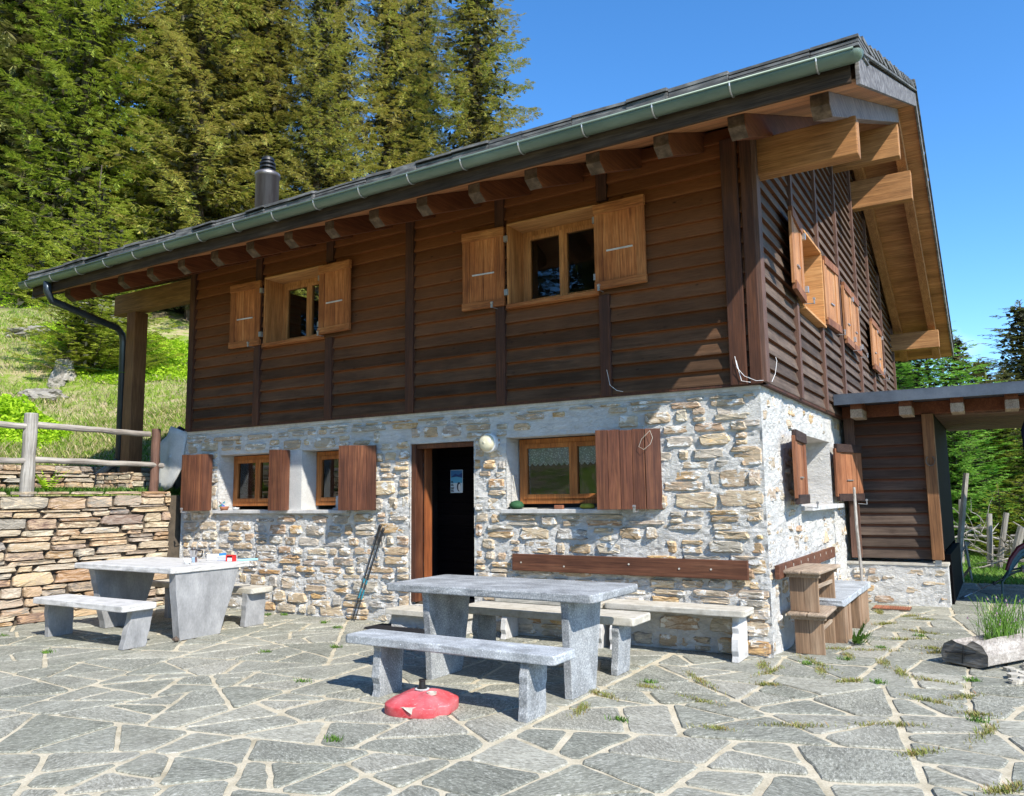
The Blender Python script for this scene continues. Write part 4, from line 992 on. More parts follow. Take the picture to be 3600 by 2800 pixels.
for k in range(26):
    a = rnd.uniform(-1.2, 1.2) - .3; L = rnd.uniform(.12, .24); el = rnd.uniform(.3, 1.2); d = Vector((math.cos(a) * math.cos(el), math.sin(a) * math.cos(el), math.sin(el))); s = d.cross(Vector((0, 0, 1))).normalized()
    b0 = Vector((.50, 1.02, 0)); prev = b0
    for j in range(5):
        p = b0 + d * L * j / 4 + Vector((0, 0, -.04 * (j / 4) ** 2)); w = .022 * math.sin(math.pi * min(.95, j / 4 + .1)); q = b0 + d * L * (j + 1) / 4
        pl.add([tuple(p - s * w), tuple(p + s * w), tuple(q + s * w * .6), tuple(q - s * w * .6)], [(0, 1, 2, 3)])
tag(pl.build('dandelion_plant', 'greenleaf'), 'leafy green weed growing at the foot of the plank block of the slab bench', 'plant')
tag(MB().tube([(.33, 2.98, 0), (.31, 3.08, .5), (.275, 3.2, 1.0), (.26, 3.3, 1.48)], [.019, .018, .018, .016], 8).build('broom_stick', 'greywood'), 'long bare wooden stick leaning beside the gable shutter and slab bench', 'stick')
g = MB(); g.box((.34, 3.50, .001), (.76, 3.80, .012), 1)
for k in range(15): g.box((.35 + k * .0275, 3.51, .004), (.35 + k * .0275 + .018, 3.79, .022), 0)
tag(g.build('drain_grate', ['brick', 'gapdark']), 'rust-red slatted drain grate in the paving before the shed base', 'grate')

# ------------------------------------------------------------------ red parasol base
pb = thing('parasol_base', 'faded red plastic parasol base with a cracked corner lying on the flagstones', 'parasol base', (-1.665, -2.80, 0), .35)
N = 72; prof = [(.985, .0), (1.0, .008), (1.0, .054), (.995, .060), (.975, .063), (.93, .066), (.75, .086), (.5, .108), (.3, .122), (.16, .127), (.15, .134), (.0, .135)]
vs = []; fs = []
for r, z in prof:
    for k in range(N):
        a = 2 * math.pi * k / N; R = .245 * (1 - .055 * math.cos(4 * a + .3)); 
        cut = math.exp(-((a - 5.55) / .16) ** 2); rr_ = R * r * (1 - .18 * cut * smooth(.5, 1, r)); zz = z - .010 * math.cos(4 * a + .3) * (.2 < r < .96) * math.sin(math.pi * r) 
        vs.append((rr_ * math.cos(a), rr_ * math.sin(a), max(0.0, zz)))
for i in range(len(prof) - 1):
    for k in range(N): fs.append((i * N + k, i * N + (k + 1) % N, (i + 1) * N + (k + 1) % N, (i + 1) * N + k))
MB().add(vs, fs).build('shell', 'red', pb, smooth=True)
c = MB(); lathe(c, 0, 0, [(.036, .125), (.036, .14), (.024, .142), (.021, .185), (.024, .19), (.024, .197), (.017, .197), (.017, .14)], 20); c.build('pole_sleeve', 'black', pb)
lathe(c := MB(), 0, 0, [(.046, .128), (.05, .136), (.03, .14)], 16); c.build('sand_ring', 'concrete', pb)
c = MB(); lathe(c, .085, -.06, [(.032, .115), (.034, .130), (.026, .131), (.024, .122), (.001, .122)], 18); c.build('filler_cap', 'slabwarm', pb)
c = MB(); c.add([(-.085, -.212, .0655), (-.05, -.222, .068), (-.01, -.226, .068), (.03, -.220, .070), (.012, -.2405, .0640), (.008, -.2475, .030), (-.018, -.2465, .046), (-.05, -.236, .0635)], [(0, 7, 6, 1), (1, 6, 4, 2), (2, 4, 3), (6, 5, 4)]); c.build('crack', 'slabwarm', pb)
mt = MB(); mt.box((-4.30, -.45, .002), (-3.45, -.14, .012))
for i in range(42):
    for j in range(15): mt.box((-4.29 + i * .02, -.445 + j * .02, .012), (-4.29 + i * .02 + .012, -.445 + j * .02 + .012, .020))
tag(mt.build('door_mat', 'rubber'), 'black rubber door mat on the paving before the hut door', 'mat')
tag(MB().tube([(-5.43, -1.95, .02), (-5.45, -1.97, .035), (-5.48, -1.99, .03)], [.012, .028, .01], 8).build('pine_cone', 'bark'), 'brown pine cone lying at the foot of the left table leg', 'cone')

# ------------------------------------------------------------------ lamp, poles, poster, small things
lp = thing('wall_lamp', 'round white lamp with ribbed cream glass on the stone wall beside the door', 'lamp', (-2.905, 0, 2.0))
def disc_y(mb, prof, n=32):   # profile of (radius, y)
    vs = [(r * math.cos(2 * math.pi * k / n), y, r * math.sin(2 * math.pi * k / n)) for r, y in prof for k in range(n)]
    return mb.add(vs, [(i * n + k, i * n + (k + 1) % n, (i + 1) * n + (k + 1) % n, (i + 1) * n + k) for i in range(len(prof) - 1) for k in range(n)] + [tuple(range(n)), tuple(range((len(prof) - 1) * n, len(prof) * n))[::-1]])
disc_y(MB(), [(.100, .02), (.104, -.03), (.104, -.062), (.094, -.068)]).build('lamp_base', 'white', lp, smooth=False)
disc_y(MB(), [(.092, -.066), (.090, -.095), (.080, -.118), (.060, -.132), (.030, -.140), (.002, -.142)]).build('lamp_glass', plain('cream_glass', (.62, .58, .42), .12), lp, smooth=True)
for i, (a, b) in enumerate((((-4.80, -.10, .0), (-4.42, -.045, 1.12)), ((-4.735, -.13, .0), (-4.36, -.06, 1.08)))):
    tp = thing('trekking_pole', ('black trekking pole with blue bands leaning on the stone wall, the left of the pair', 'black trekking pole with blue bands leaning on the stone wall, the one nearer the door')[i], 'trekking pole', a, 0, 'trekking poles leaning by the door')
    A, B = Vector(a), Vector(b); P = lambda t: tuple(A.lerp(B, t))
    MB().tube([P(0), P(.05)], [.003, .006], 8).tube([P(.05), P(.45)], .0065, 8).tube([P(.45), P(.85)], .008, 8).build('shaft', 'grip', tp)
    MB().tube([P(.24), P(.34)], .0085, 8).tube([P(.40), P(.44)], .0095, 8).build('blue_band', 'teal', tp)
    MB().tube([P(.85), P(.88), P(.94), P(.985), P(1)], [.014, .017, .015, .021, .012], 10).build('grip', 'grip', tp)
    MB().tube([P(.97), tuple(A.lerp(B, .93) + Vector((.06, -.02, -.02))), tuple(A.lerp(B, .85) + Vector((.055, -.02, -.05))), P(.92)], .006, 6).build('wrist_strap', 'grip', tp)
    settle(tp)
ps = thing('poster', 'small blue and white poster pinned to the shaded boards inside the doorway', 'poster', (-3.71, .49, 1.61))
def pbx(name, u0, u1, z0, z1, d, col):
    return MB().box((u0, -.002 - d, z0), (u1, -d, z1)).build(name, plain(name + '_ink', col, .6), ps)
pbx('sheet', -.088, .088, -.135, .135, 0, (.55, .62, .66)); pbx('sky_field', -.083, .083, .055, .13, .0025, (.03, .14, .32)); pbx('sea_field', -.083, .083, -.02, .055, .0025, (.09, .34, .52))
MB().add([(-.083, -.0055, .045), (-.02, -.0055, .09), (.03, -.0055, .075), (.083, -.0055, .10), (.083, -.0055, .04), (.0, -.0055, .055)], [(0, 5, 1), (1, 5, 2), (2, 5, 4, 3)]).build('mountain', plain('navy_ink', (.01, .04, .16), .6), ps)
bm = [(.0 + .035 + .028 * math.cos(t), -.006, -.065 + .055 * math.sin(t)) for t in [k * math.pi / 9 for k in range(18)]]
MB().add(bm, [tuple(range(18))]).build('bird_body', plain('dark_ink', (.015, .02, .04), .6), ps)
bm = [(.045 + .018 * math.cos(t), -.0075, -.072 + .042 * math.sin(t)) for t in [k * math.pi / 9 for k in range(18)]]
MB().add(bm, [tuple(range(18))]).build('bird_belly', plain('white_ink', (.7, .7, .68), .6), ps)
tx = MB()
for z, w in ((.0, .03), (-.013, .035), (-.035, .032), (-.048, .038), (-.075, .045), (-.088, .04), (-.105, .036), (-.118, .044)): tx.box((-.080, -.006, z - .004), (-.080 + w, -.003, z + .004))
tx.build('text_lines', 'black', ps)
# white strings tied at the timber corner and over a shutter
tag(MB().tube([(-.18, -.12, 2.66), (-.16, -.13, 2.55), (-.10, -.13, 2.47), (.0, -.12, 2.42), (.06, -.10, 2.42)], .0025, 6).tube([(-.17, -.12, 2.62), (-.13, -.12, 2.43), (-.05, -.12, 2.41)], .003, 6).tube([(.10, .04, 2.42), (.12, .10, 2.50), (.13, .14, 2.62), (.12, .15, 2.66)], .0025, 6).build('string', 'white'), 'frayed white string tied round the timber corner above the stone base', 'string')
tag(MB().tube([(-1.02, -.12, 2.03), (-1.10, -.14, 1.95), (-1.13, -.14, 1.88), (-1.08, -.14, 1.85), (-1.02, -.12, 1.90), (-1.0, -.11, 1.96), (-1.02, -.12, 2.03)], .0022, 6).build('string', 'slabwarm'), 'loop of pale string hanging on the red-brown shutter right of the curtained window', 'string')
tag(MB().tube([(-1.46, -.10, 2.66), (-1.42, -.12, 2.50), (-1.36, -.10, 2.445), (-1.30, -.08, 2.43)], .002, 6).build('string', 'white'), 'thin white cord hanging from a batten at the bottom of the timber wall', 'string')
# things on the left table
def lath(name, prof, m, par, n=20, loc=(0, 0), smooth_=True):
    o = MB(); lathe(o, loc[0], loc[1], prof, n); o = o.build(name, m, par)
    for p_ in o.data.polygons: p_.use_smooth = smooth_ and len(p_.vertices) == 4
    return o
mk = thing('coffee_pot', 'small aluminium moka pot on the left table', 'coffee pot', (-5.94, -1.43, .741), .5)
lath('water_chamber', [(.045, 0), (.040, .055), (.034, .06)], 'alu', mk, 8, smooth_=False); lath('upper_pot', [(.034, .06), (.036, .07), (.052, .135)], 'alu', mk, 8, smooth_=False)
lath('lid', [(.052, .136), (.03, .148), (.008, .152), (.009, .17), (.004, .172)], 'alu', mk, 8, smooth_=False)
MB().tube([(.05, 0, .13), (.10, 0, .125), (.095, 0, .07), (.085, 0, .06)], .009, 8).build('handle', 'black', mk); MB().prism([(-.048, -.012, .10), (-.048, .012, .10), (-.068, 0, .135), (-.048, -.012, .135)], (0, .001, 0)).build('spout', 'alu', mk)
cu = thing('cup', 'small white cup beside the coffee pot on the left table', 'cup', (-5.79, -1.62, .741)); lath('bowl', [(.028, 0), (.038, .03), (.042, .062), (.038, .062), (.03, .01), (.001, .008)], 'white', cu); MB().tube([(.04, 0, .05), (.065, 0, .045), (.06, 0, .02), (.036, 0, .018)], .005, 6).build('handle', 'white', cu)
bx = thing('plastic_box', 'white plastic tub with a blue clip on the left table', 'box', (-5.96, -1.12, .741), .3)
MB().box((-.08, -.06, 0), (.08, .06, .07)).build('tub', 'white', bx, .008); MB().box((.082, -.06, .02), (.10, .06, .08)).build('clip', plain('blue_plastic', (.03, .22, .55), .4), bx, .003)
bx = thing('plastic_box', 'long pale transparent box between the tub and the red holder on the left table', 'box', (-5.79, -1.10, .741), .2); MB().box((-.09, -.05, 0), (.09, .05, .045)).build('tray', plain('pale_lilac', (.52, .54, .66), .25), bx, .006); MB().box((-.092, -.052, .045), (.092, .052, .055)).build('lid', 'white', bx, .003)
bx = thing('napkin_holder', 'bright red holder with a white block inside on the left table', 'holder', (-5.645, -1.16, .741), .15); MB().box((-.05, -.03, 0), (-.04, .03, .07)).box((.04, -.03, 0), (.05, .03, .07)).box((-.05, -.03, .058), (.05, .03, .07)).box((-.05, .02, 0), (.05, .03, .06)).build('frame', plain('bright_red', (.65, .02, .02), .4), bx, .003); MB().box((-.035, -.02, .002), (.035, .015, .04)).build('napkins', 'white', bx)
bx = thing('case', 'flat pale blue case at the right end of the left table', 'case', (-5.62, -1.09, .741), .9); MB().box((-.0, -.03, 0), (.22, .03, .02)).build('shell', plain('pale_blue', (.25, .55, .72), .4), bx, .004)
# on the window sills
pt = thing('flower_pot', 'terracotta bowl with a colourful foil pinwheel on the left window sill', 'flower pot', (-7.22, -.01, 1.289)); lath('bowl', [(.045, 0), (.065, .05), (.060, .05), (.04, .01), (.001, .01)], 'brick', pt)
for k, cc in enumerate(((.05, .45, .55), (.30, .12, .55), (.55, .18, .35), (.10, .55, .45), (.2, .3, .7))):
    a = k * 1.25; MB().add([(-.03, -.02, .09), (-.03 + .07 * math.cos(a), -.03, .09 + .07 * math.sin(a)), (-.03 + .06 * math.cos(a + .7), -.0, .09 + .06 * math.sin(a + .7))], [(0, 1, 2)]).build('pinwheel_vane', plain('foil', cc, .25, .4), pt)
gl = thing('ashtray', 'small clear glass bowl on the left window sill', 'bowl', (-6.98, -.015, 1.289)); lath('bowl', [(.035, 0), (.05, .035), (.044, .035), (.03, .008), (.001, .008)], plain('pale_glass', (.5, .52, .52), .1), gl)
bd = thing('cutting_board', 'pale grey plastic board leaning in the window niche beside the red-brown shutter', 'board', (-5.17, .12, 1.289)); MB().box((-.13, 0, .02), (.13, .02, .17)).build('board', plain('pale_grey', (.42, .45, .47), .4), bd, .012); MB().box((-.15, -.03, 0), (.13, .05, .022)).build('tray', plain('pale_grey_b', (.42, .45, .47), .4), bd, .005)
gs = thing('painted_stone', 'dark green round stone with a pale stick in it on the right sill', 'stone', (-2.60, .02, 1.289)); lath('stone', [(.03, 0), (.075, .02), (.08, .045), (.06, .075), (.02, .09), (.001, .092)], basic('green_speckled', [(.01, .05, .02), (.04, .12, .05)], (1, 1, 1), 12), gs); MB().tube([(0, 0, .085), (-.03, .03, .20), (-.08, .06, .36)], .005, 6).build('stick', 'slabwarm', gs)
MBs = MB(); lathe(MBs, 0, 0, [(.03, 0), (.07, .012), (.075, .03), (.06, .055), (.02, .062)], 14); o = MBs.build('sponge', basic('yellow_moss', [(.20, .20, .02), (.38, .36, .05)], (1, 1, 1), 20), smooth=True); o.location = (-1.77, .02, 1.289); o.scale = (1.1, .7, .9); tag(o, 'yellow-green sponge on the sill below the curtained window', 'sponge')
o = MB().box((-.05, -.02, 0), (.05, .02, .04)).build('brick_piece', 'brick', None, .006); o.location = (-2.08, .0, 1.289); tag(o, 'small copper-coloured box on the sill below the curtained window', 'box')
tag(MB().tube([(-2.34, .01, 1.300), (-2.22, .0, 1.302), (-2.12, -.01, 1.296)], .008, 6).tube([(-2.34, .03, 1.300), (-2.22, .02, 1.302), (-2.12, .02, 1.296)], .008, 6).build('tongs', 'black'), 'dark metal tongs lying on the sill beside the copper-coloured box', 'tongs')

# ------------------------------------------------------------------ lean-to shed at the right
SH = thing('timber_shed', 'low dark timber lean-to with a grey metal roof edge beside the gable', 'shed', (.6, 4.2, 0))
f = MB(); f.box((.06, 3.46, 2.522), (6.0, 3.485, 2.650)); f.box((.06, 3.46, 2.650), (6.0, 3.56, 2.66)); f.build('roof_edge', 'lead', SH, .003)
MB().box((.06, 3.488, 2.56), (6.0, 7.6, 2.645)).build('roof', 'lead', SH)
for k in range(11):
    x = .30 + .56 * k; MB().box((x - .068, 3.60, 2.43), (x + .068, 7.5, 2.558)).build('joist', 'rafter', SH, .004); MB().box((x - .07, 3.595, 2.36), (x + .07, 4.02, 2.470)).build('joist_end', 'stoolwood_y', SH, .006)
MB().box((.06, 4.08, 2.40), (6.0, 4.20, 2.555)).build('wall_plate', 'porch_plate' if 'porch_plate' in M else 'rafter', SH)
sd = MB(); siding(sd, .19, 1.0, .575, 2.41, 4.17); sd.build('siding_panel', 'side_shed', SH)
MB().box((.06, 4.12, .57), (.19, 4.2, 2.40)).build('corner_board', 'batten_g', SH, .004)
MB().box((1.0, 4.05, .57), (1.13, 4.2, 2.40)).build('post', 'post_l', SH, .006); MB().box((1.03, 4.08, .5), (1.10, 4.15, .57)).build('post_foot', 'bracket', SH)
MB().box((1.06, 4.2, .67), (1.13, 7.0, 2.42)).box((.08, 7.0, .5), (1.13, 7.05, 2.45)).build('side_wall', 'wood_shade_black', SH)  # shaded side of the shed, its darkness painted into the boards
MB().box((1.10, 4.4, 0), (1.19, 7.1, .62)).build('side_base', 'wood_shade_black', SH)
sb = MB(); rnd = random.Random(14); sb.T = lambda u, d, z: (u, 4.1 + d, z); mortar_grid(sb, 0, 1.16, -.02, .50, [], .035, .02)
for a, b, c, d in courses(rnd, .05, 1.15, .0, .46, (.08, .14), (.14, .34), .01):
    if rnd.random() < .75: add_stone(sb, rnd, blob_poly(rnd, a + .01, b - .01, c + .01, d - .012, .2, 13, .4), .03, rnd.uniform(-.014, .006), 1, .01)
sb.T = None; sb.box((0, 4.13, -.02), (1.155, 7.0, .50), 0); sb.box((-.0, 4.085, .495), (1.175, 4.4, .525), 2); sb.add([(1.16, 4.1, 0), (1.16, 4.4, 0), (1.16, 4.4, .5), (1.16, 4.1, .5)], [(0, 1, 2, 3)])
sb.build('stone_base', ['mortar', 'wallstone', 'slabwarm'], SH)
for k in range(9): MB().box((1.14, 4.24 + k * .36, 2.385), (6.0, 4.24 + k * .36 + .33, 2.405)).build('ceiling_board', 'batten_g', SH)
MB().box((5.2, 4.1, 0), (5.34, 4.24, 2.4)).build('post', 'post_l', SH); MB().box((5.2, 7.2, 0), (5.34, 7.34, 2.4)).build('post', 'post_l', SH)
settle(SH)
hsn = MB(); hsn.tube([(1.065 + .05 * math.sin(a) * 1.0, 4.035, 1.80 - .062 * math.cos(a)) for a in [(-2.6 + k * 5.2 / 16) for k in range(17)]], .0085, 8)
tag(hsn.build('horseshoe', 'bark'), 'rusty horseshoe nailed to the shed post', 'horseshoe')

# log planter with chives
import bmesh
LG = thing('log_planter', 'split grey log hollowed as a trough on the paving at the right edge', 'planter', (1.47, .36, 0))
ax = Vector((.50, .866, 0)).normalized(); sd_ = Vector((ax.y, -ax.x, 0))
prof = [(-.19, .02), (-.20, .09), (-.17, .16), (-.10, .200), (-.06, .175), (.02, .17), (.07, .205), (.14, .18), (.19, .11), (.185, .03), (.10, .0), (-.10, .0)]
vs = []; K = 14; rnd = random.Random(9)
for i in range(K + 1):
    c0 = Vector((1.44, .34, 0)) + ax * (i * .17); 
    for (a, b) in prof: vs.append(tuple(c0 + sd_ * (a * (1 + rnd.uniform(-.03, .03))) + Vector((0, 0, b * (1 + rnd.uniform(-.03, .03)) + .01)) + ax * (rnd.uniform(-.012, .012) if i == 0 else 0)))
n = len(prof); MB().add(vs, [(i * n + j, (i + 1) * n + j, (i + 1) * n + (j + 1) % n, i * n + (j + 1) % n) for i in range(K) for j in range(n)]).build('trunk', 'greywood_x', LG, .006)
en = [Vector(v) - ax * .004 for v in vs[:n]]; MB().add([tuple(v) for v in en], [tuple(range(n))[::-1]]).build('cut_end', 'logend', LG)
ck = MB(); 
for (a, b, c_, d_) in ((-.02, .03, .0, .17), (.0, .10, .10, .13), (-.16, .10, .02, .115)):
    p0 = Vector((1.44, .34, 0)) + sd_ * a + Vector((0, 0, b)) - ax * .016; p1 = Vector((1.44, .34, 0)) + sd_ * c_ + Vector((0, 0, d_)) - ax * .016; ck.tube([tuple(p0), tuple(p1)], .0045, 5)
ck.build('split', 'black', LG)
settle(LG)
cv = MB(); rnd = random.Random(12); buds = []
for k in range(260):
    c0 = Vector((1.63, .66, .17)) + ax * rnd.uniform(-.08, .42) + sd_ * rnd.gauss(0, .05); L = rnd.uniform(.12, .38); a = rnd.uniform(0, 6.28); le = rnd.uniform(.02, .18)
    e_ = Vector((math.cos(a), math.sin(a), 0)); w = .0028; s_ = Vector((-e_.y, e_.x, 0)) if k % 2 else e_; pts = [c0 + e_ * le * t * t + Vector((0, 0, L * t)) for t in (0, .35, .7, 1)]
    for p, q in zip(pts, pts[1:]): cv.add([tuple(p - s_ * w), tuple(p + s_ * w), tuple(q + s_ * w * .7), tuple(q - s_ * w * .7)], [(0, 1, 2, 3)])
    if k % 14 == 0: buds.append(MB().tube([tuple(pts[-1]), tuple(pts[-1] + Vector((0, 0, .018)))], [.009, .005], 6))
ch_ = cv.build('chives', 'grass_g'); tag(ch_, 'clump of thin green chives with faded buds growing in the log planter', 'plant'); M['bud'] = plain('bud', (.30, .20, .24), .8); [b_.build('flower_bud', 'bud', ch_) for b_ in buds]
rub = MB(); rnd = random.Random(15)
for k in range(260):
    c0 = Vector((1.75, .10, 0)) + Vector((rnd.uniform(-.02, 1.0), rnd.uniform(-.25, .5), 0)); 
    if (c0 - Vector((1.44, .34, 0))).dot(sd_) < .24: continue
    r = rnd.uniform(.01, .05); vs = [tuple(c0 + Vector((r * math.cos(t) * rnd.uniform(.7, 1.2), r * math.sin(t) * rnd.uniform(.7, 1.2), h))) for h in (0, r * .7) for t in [j * 6.283 / 6 for j in range(6)]]
    rub.add(vs, [(j, (j + 1) % 6, 6 + (j + 1) % 6, 6 + j) for j in range(6)] + [tuple(range(6, 12))])
tag(rub.build('gravel', 'slabwarm'), 'pale broken stones and grit beside the log planter', 'gravel', kind='stuff')

# ------------------------------------------------------------------ deadwood, stakes, chair at the right
rnd = random.Random(31)
def branch(mb, p, d, L, r, rnd, depth=0):
    pts = [Vector(p)]; d = Vector(d).normalized()
    for i in range(4): d = (d + Vector((rnd.uniform(-.25, .25), rnd.uniform(-.25, .25), rnd.uniform(-.2, .2)))).normalized(); pts.append(pts[-1] + d * L / 4)
    mb.tube([tuple(q) for q in pts], [r, r * .85, r * .7, r * .5, r * .3], 6)
    if depth < 1:
        for k in range(3): branch(mb, pts[1 + k], d + Vector((rnd.uniform(-1, 1), rnd.uniform(-1, 1), rnd.uniform(-.5, .8))), L * .45, r * .5, rnd, depth + 1)
dw_ = MB()
for k in range(34):
    t = rnd.random(); p = Vector((1.2 + t * 1.9 + rnd.uniform(-.2, .2), 11.6 - t * 1.6 + rnd.uniform(-.5, .5), rnd.uniform(.05, .25 + .8 * (1 - t) ** 2))); a = rnd.uniform(0, 6.28)
    branch(dw_, p, (math.cos(a), math.sin(a) * .5, rnd.uniform(-.35, .35)), rnd.uniform(.6, 1.7), rnd.uniform(.012, .035), rnd)
tag(dw_.build('brushwood_pile', 'greywood'), 'tangle of bleached dead branches heaped along the meadow edge behind the shed', 'brushwood', kind='stuff')
for i, (x, y, lx, h, r, lab) in enumerate(((1.52, 10.7, .06, .98, .055, 'weathered round stake in the brushwood, the left of the upright pair'), (1.66, 10.5, .20, 1.0, .055, 'weathered round stake in the brushwood, the right of the upright pair'), (1.85, 9.9, .22, .75, .075, 'thick bleached stake with a split top beside the brushwood'), (1.02, 11.6, .06, 1.25, .045, 'thin dark stake behind the brushwood'), (2.6, 9.6, .1, .9, .06, 'grey stake at the right end of the brushwood'), (1.06, 8.3, .26, 1.72, .05, 'tall square grey stake leaning behind the shed corner'))):
    mb = MB().tube([(x, y, -.05), (x + lx * .5, y, h * .5), (x + lx, y, h)], [r, r * .95, r * .85], 4 if i == 5 else 9); tag(mb.build('wooden_stake', 'greywood'), lab, 'stake', 'stakes in the brushwood fence')
fr = thing('sawhorse', 'small grey timber trestle in the grass just behind the passage floor', 'trestle', (1.28, 7.4, 0)); MB().tube([(1.30, 7.5, -.02), (1.25, 7.45, .62)], .02, 4).build('leg', 'greywood', fr); MB().tube([(1.18, 7.4, -.02), (1.16, 7.4, .45)], .02, 4).build('leg', 'greywood', fr); MB().tube([(1.15, 7.4, .42), (1.30, 7.5, .60)], .022, 4).build('brace', 'greywood', fr); MB().tube([(1.17, 7.4, .05), (1.30, 7.45, .22)], .022, 4).build('brace', 'stoolwood', fr); settle(fr)
cr_ = thing('garden_chair', 'teal and dark red garden chair tipped forward in the shaded passage at the right edge', 'chair', (1.95, 5.3, 0))
for dy in (0, .42):
    MB().tube([(1.71, 5.16 + dy, .0), (1.72, 5.18 + dy, .22), (1.80, 5.2 + dy, .34), (2.2, 5.25 + dy, .44), (2.5, 5.3 + dy, .42)], .014, 8).build('leg', 'tealtube', cr_)
for k, (m, z) in enumerate((('tealtube', .34), ('redtube', .44), ('tealtube', .39))):
    MB().tube([(1.76 + .02 * k, 5.2, z - .06), (1.84, 5.25, z + .08), (1.94, 5.3, z + .22), (2.12, 5.38, z + .33), (2.4, 5.45, z + .38)], [.02, .03, .035, .035, .035], 8).build('backrest', m, cr_)
MB().box((1.95, 5.1, .36), (2.6, 5.7, .41)).build('seat', 'stoolwood_y', cr_, .01)
settle(cr_)
tp = thing('trekking_pole', 'grey trekking pole lying slanted from the paving up to the garden chair', 'trekking pole', (1.22, 4.93, 0)); MB().tube([(1.22, 4.93, .01), (1.27, 4.99, .03)], [.004, .02], 8).build('tip', 'black', tp); MB().tube([(1.25, 4.97, .02), (1.62, 5.42, .18)], .008, 8).tube([(1.62, 5.42, .18), (2.1, 5.9, .42)], .010, 8).build('shaft', 'alu', tp); MB().tube([(1.615, 5.41, .165), (1.63, 5.43, .20)], .024, 8).build('collar', 'black', tp); settle(tp)
jk = thing('hanging_bag', 'dark blue cloth bag hanging under the shed roof at the right picture edge', 'bag', (2.16, 5.0, 1.4))
MB().tube([(2.17, 5.0, 2.4), (2.165, 5.0, 2.2), (2.17, 5.0, 1.75), (2.18, 5.0, 1.5)], [.02, .09, .075, .05], 12).build('sleeve', 'bluecloth', jk, smooth=True); MB().tube([(2.17, 5.0, 1.50), (2.16, 5.0, 1.42), (2.17, 5.0, 1.30), (2.18, 5.0, 1.25)], [.04, .11, .11, .03], 12).build('pouch', 'bluecloth', jk, smooth=True); settle(jk)

# fence and low wall behind the camera (seen mirrored in the window panes)
bf = thing('rail_fence', 'grey round-timber fence with two rails behind the viewer, mirrored in the window glass', 'fence', (-8, -11.6, 0))
for i in range(9): fpost('post', -16 + i * 2.4, -11.6, -.1, 1.25 + .0 * i, .08, 'greywood', bf, 60 + i)
for i in range(8):
    for z in (1.05, .6): log_between('rail', (-16 + i * 2.4, -11.6, z), (-13.6 + i * 2.4, -11.6, z), .05, bf, seed=80 + i)
settle(bf)
dry_wall('boundary_wall', 'low dry stone wall under the fence behind the viewer', lambda u, d, z: (-u, -11.45 - d, z), -4, 16, -.1, .32, (.07, .16), (.2, .5), 24, ((-16, -11.9, -.1), (4, -11.5, .3)))

# ------------------------------------------------------------------ trees
def frond_templates(rs, w):
    """feather of needle twigs in the x-y plane, length 1"""
    out = []
    for _ in range(6):
        quads = []
        n = 7
        for j in range(n):
            x = (j + .3) / n; l = .50 * (1 - x) ** .7 + .10
            for sg in (-1, 1):
                a = rs.uniform(.55, 1.0); d = np.array([math.cos(a), sg * math.sin(a), rs.uniform(-.30, .12)]); p = np.array([x, 0, -.12 * x * x + rs.uniform(-.03, .03)])
                s3 = np.cross(d, [rs.uniform(-.5, .5), rs.uniform(-.5, .5), 1.]); s3 /= np.linalg.norm(s3); L = l * rs.uniform(.7, 1.25)
                quads.append([p, p + d * L * .45 - s3 * w, p + d * L, p + d * L * .45 + s3 * w])
        for sg in (0, 1):
            p = np.array([.25 + .4 * sg, 0, -.05]); s3 = np.array([0, 1., .3 * (1 - 2 * sg)]); quads.append([p, p + np.array([.2, 0, 0]) - s3 * w, p + np.array([.42, 0, -.05]), p + np.array([.2, 0, 0]) + s3 * w])
        out.append(np.array(quads))
    return out
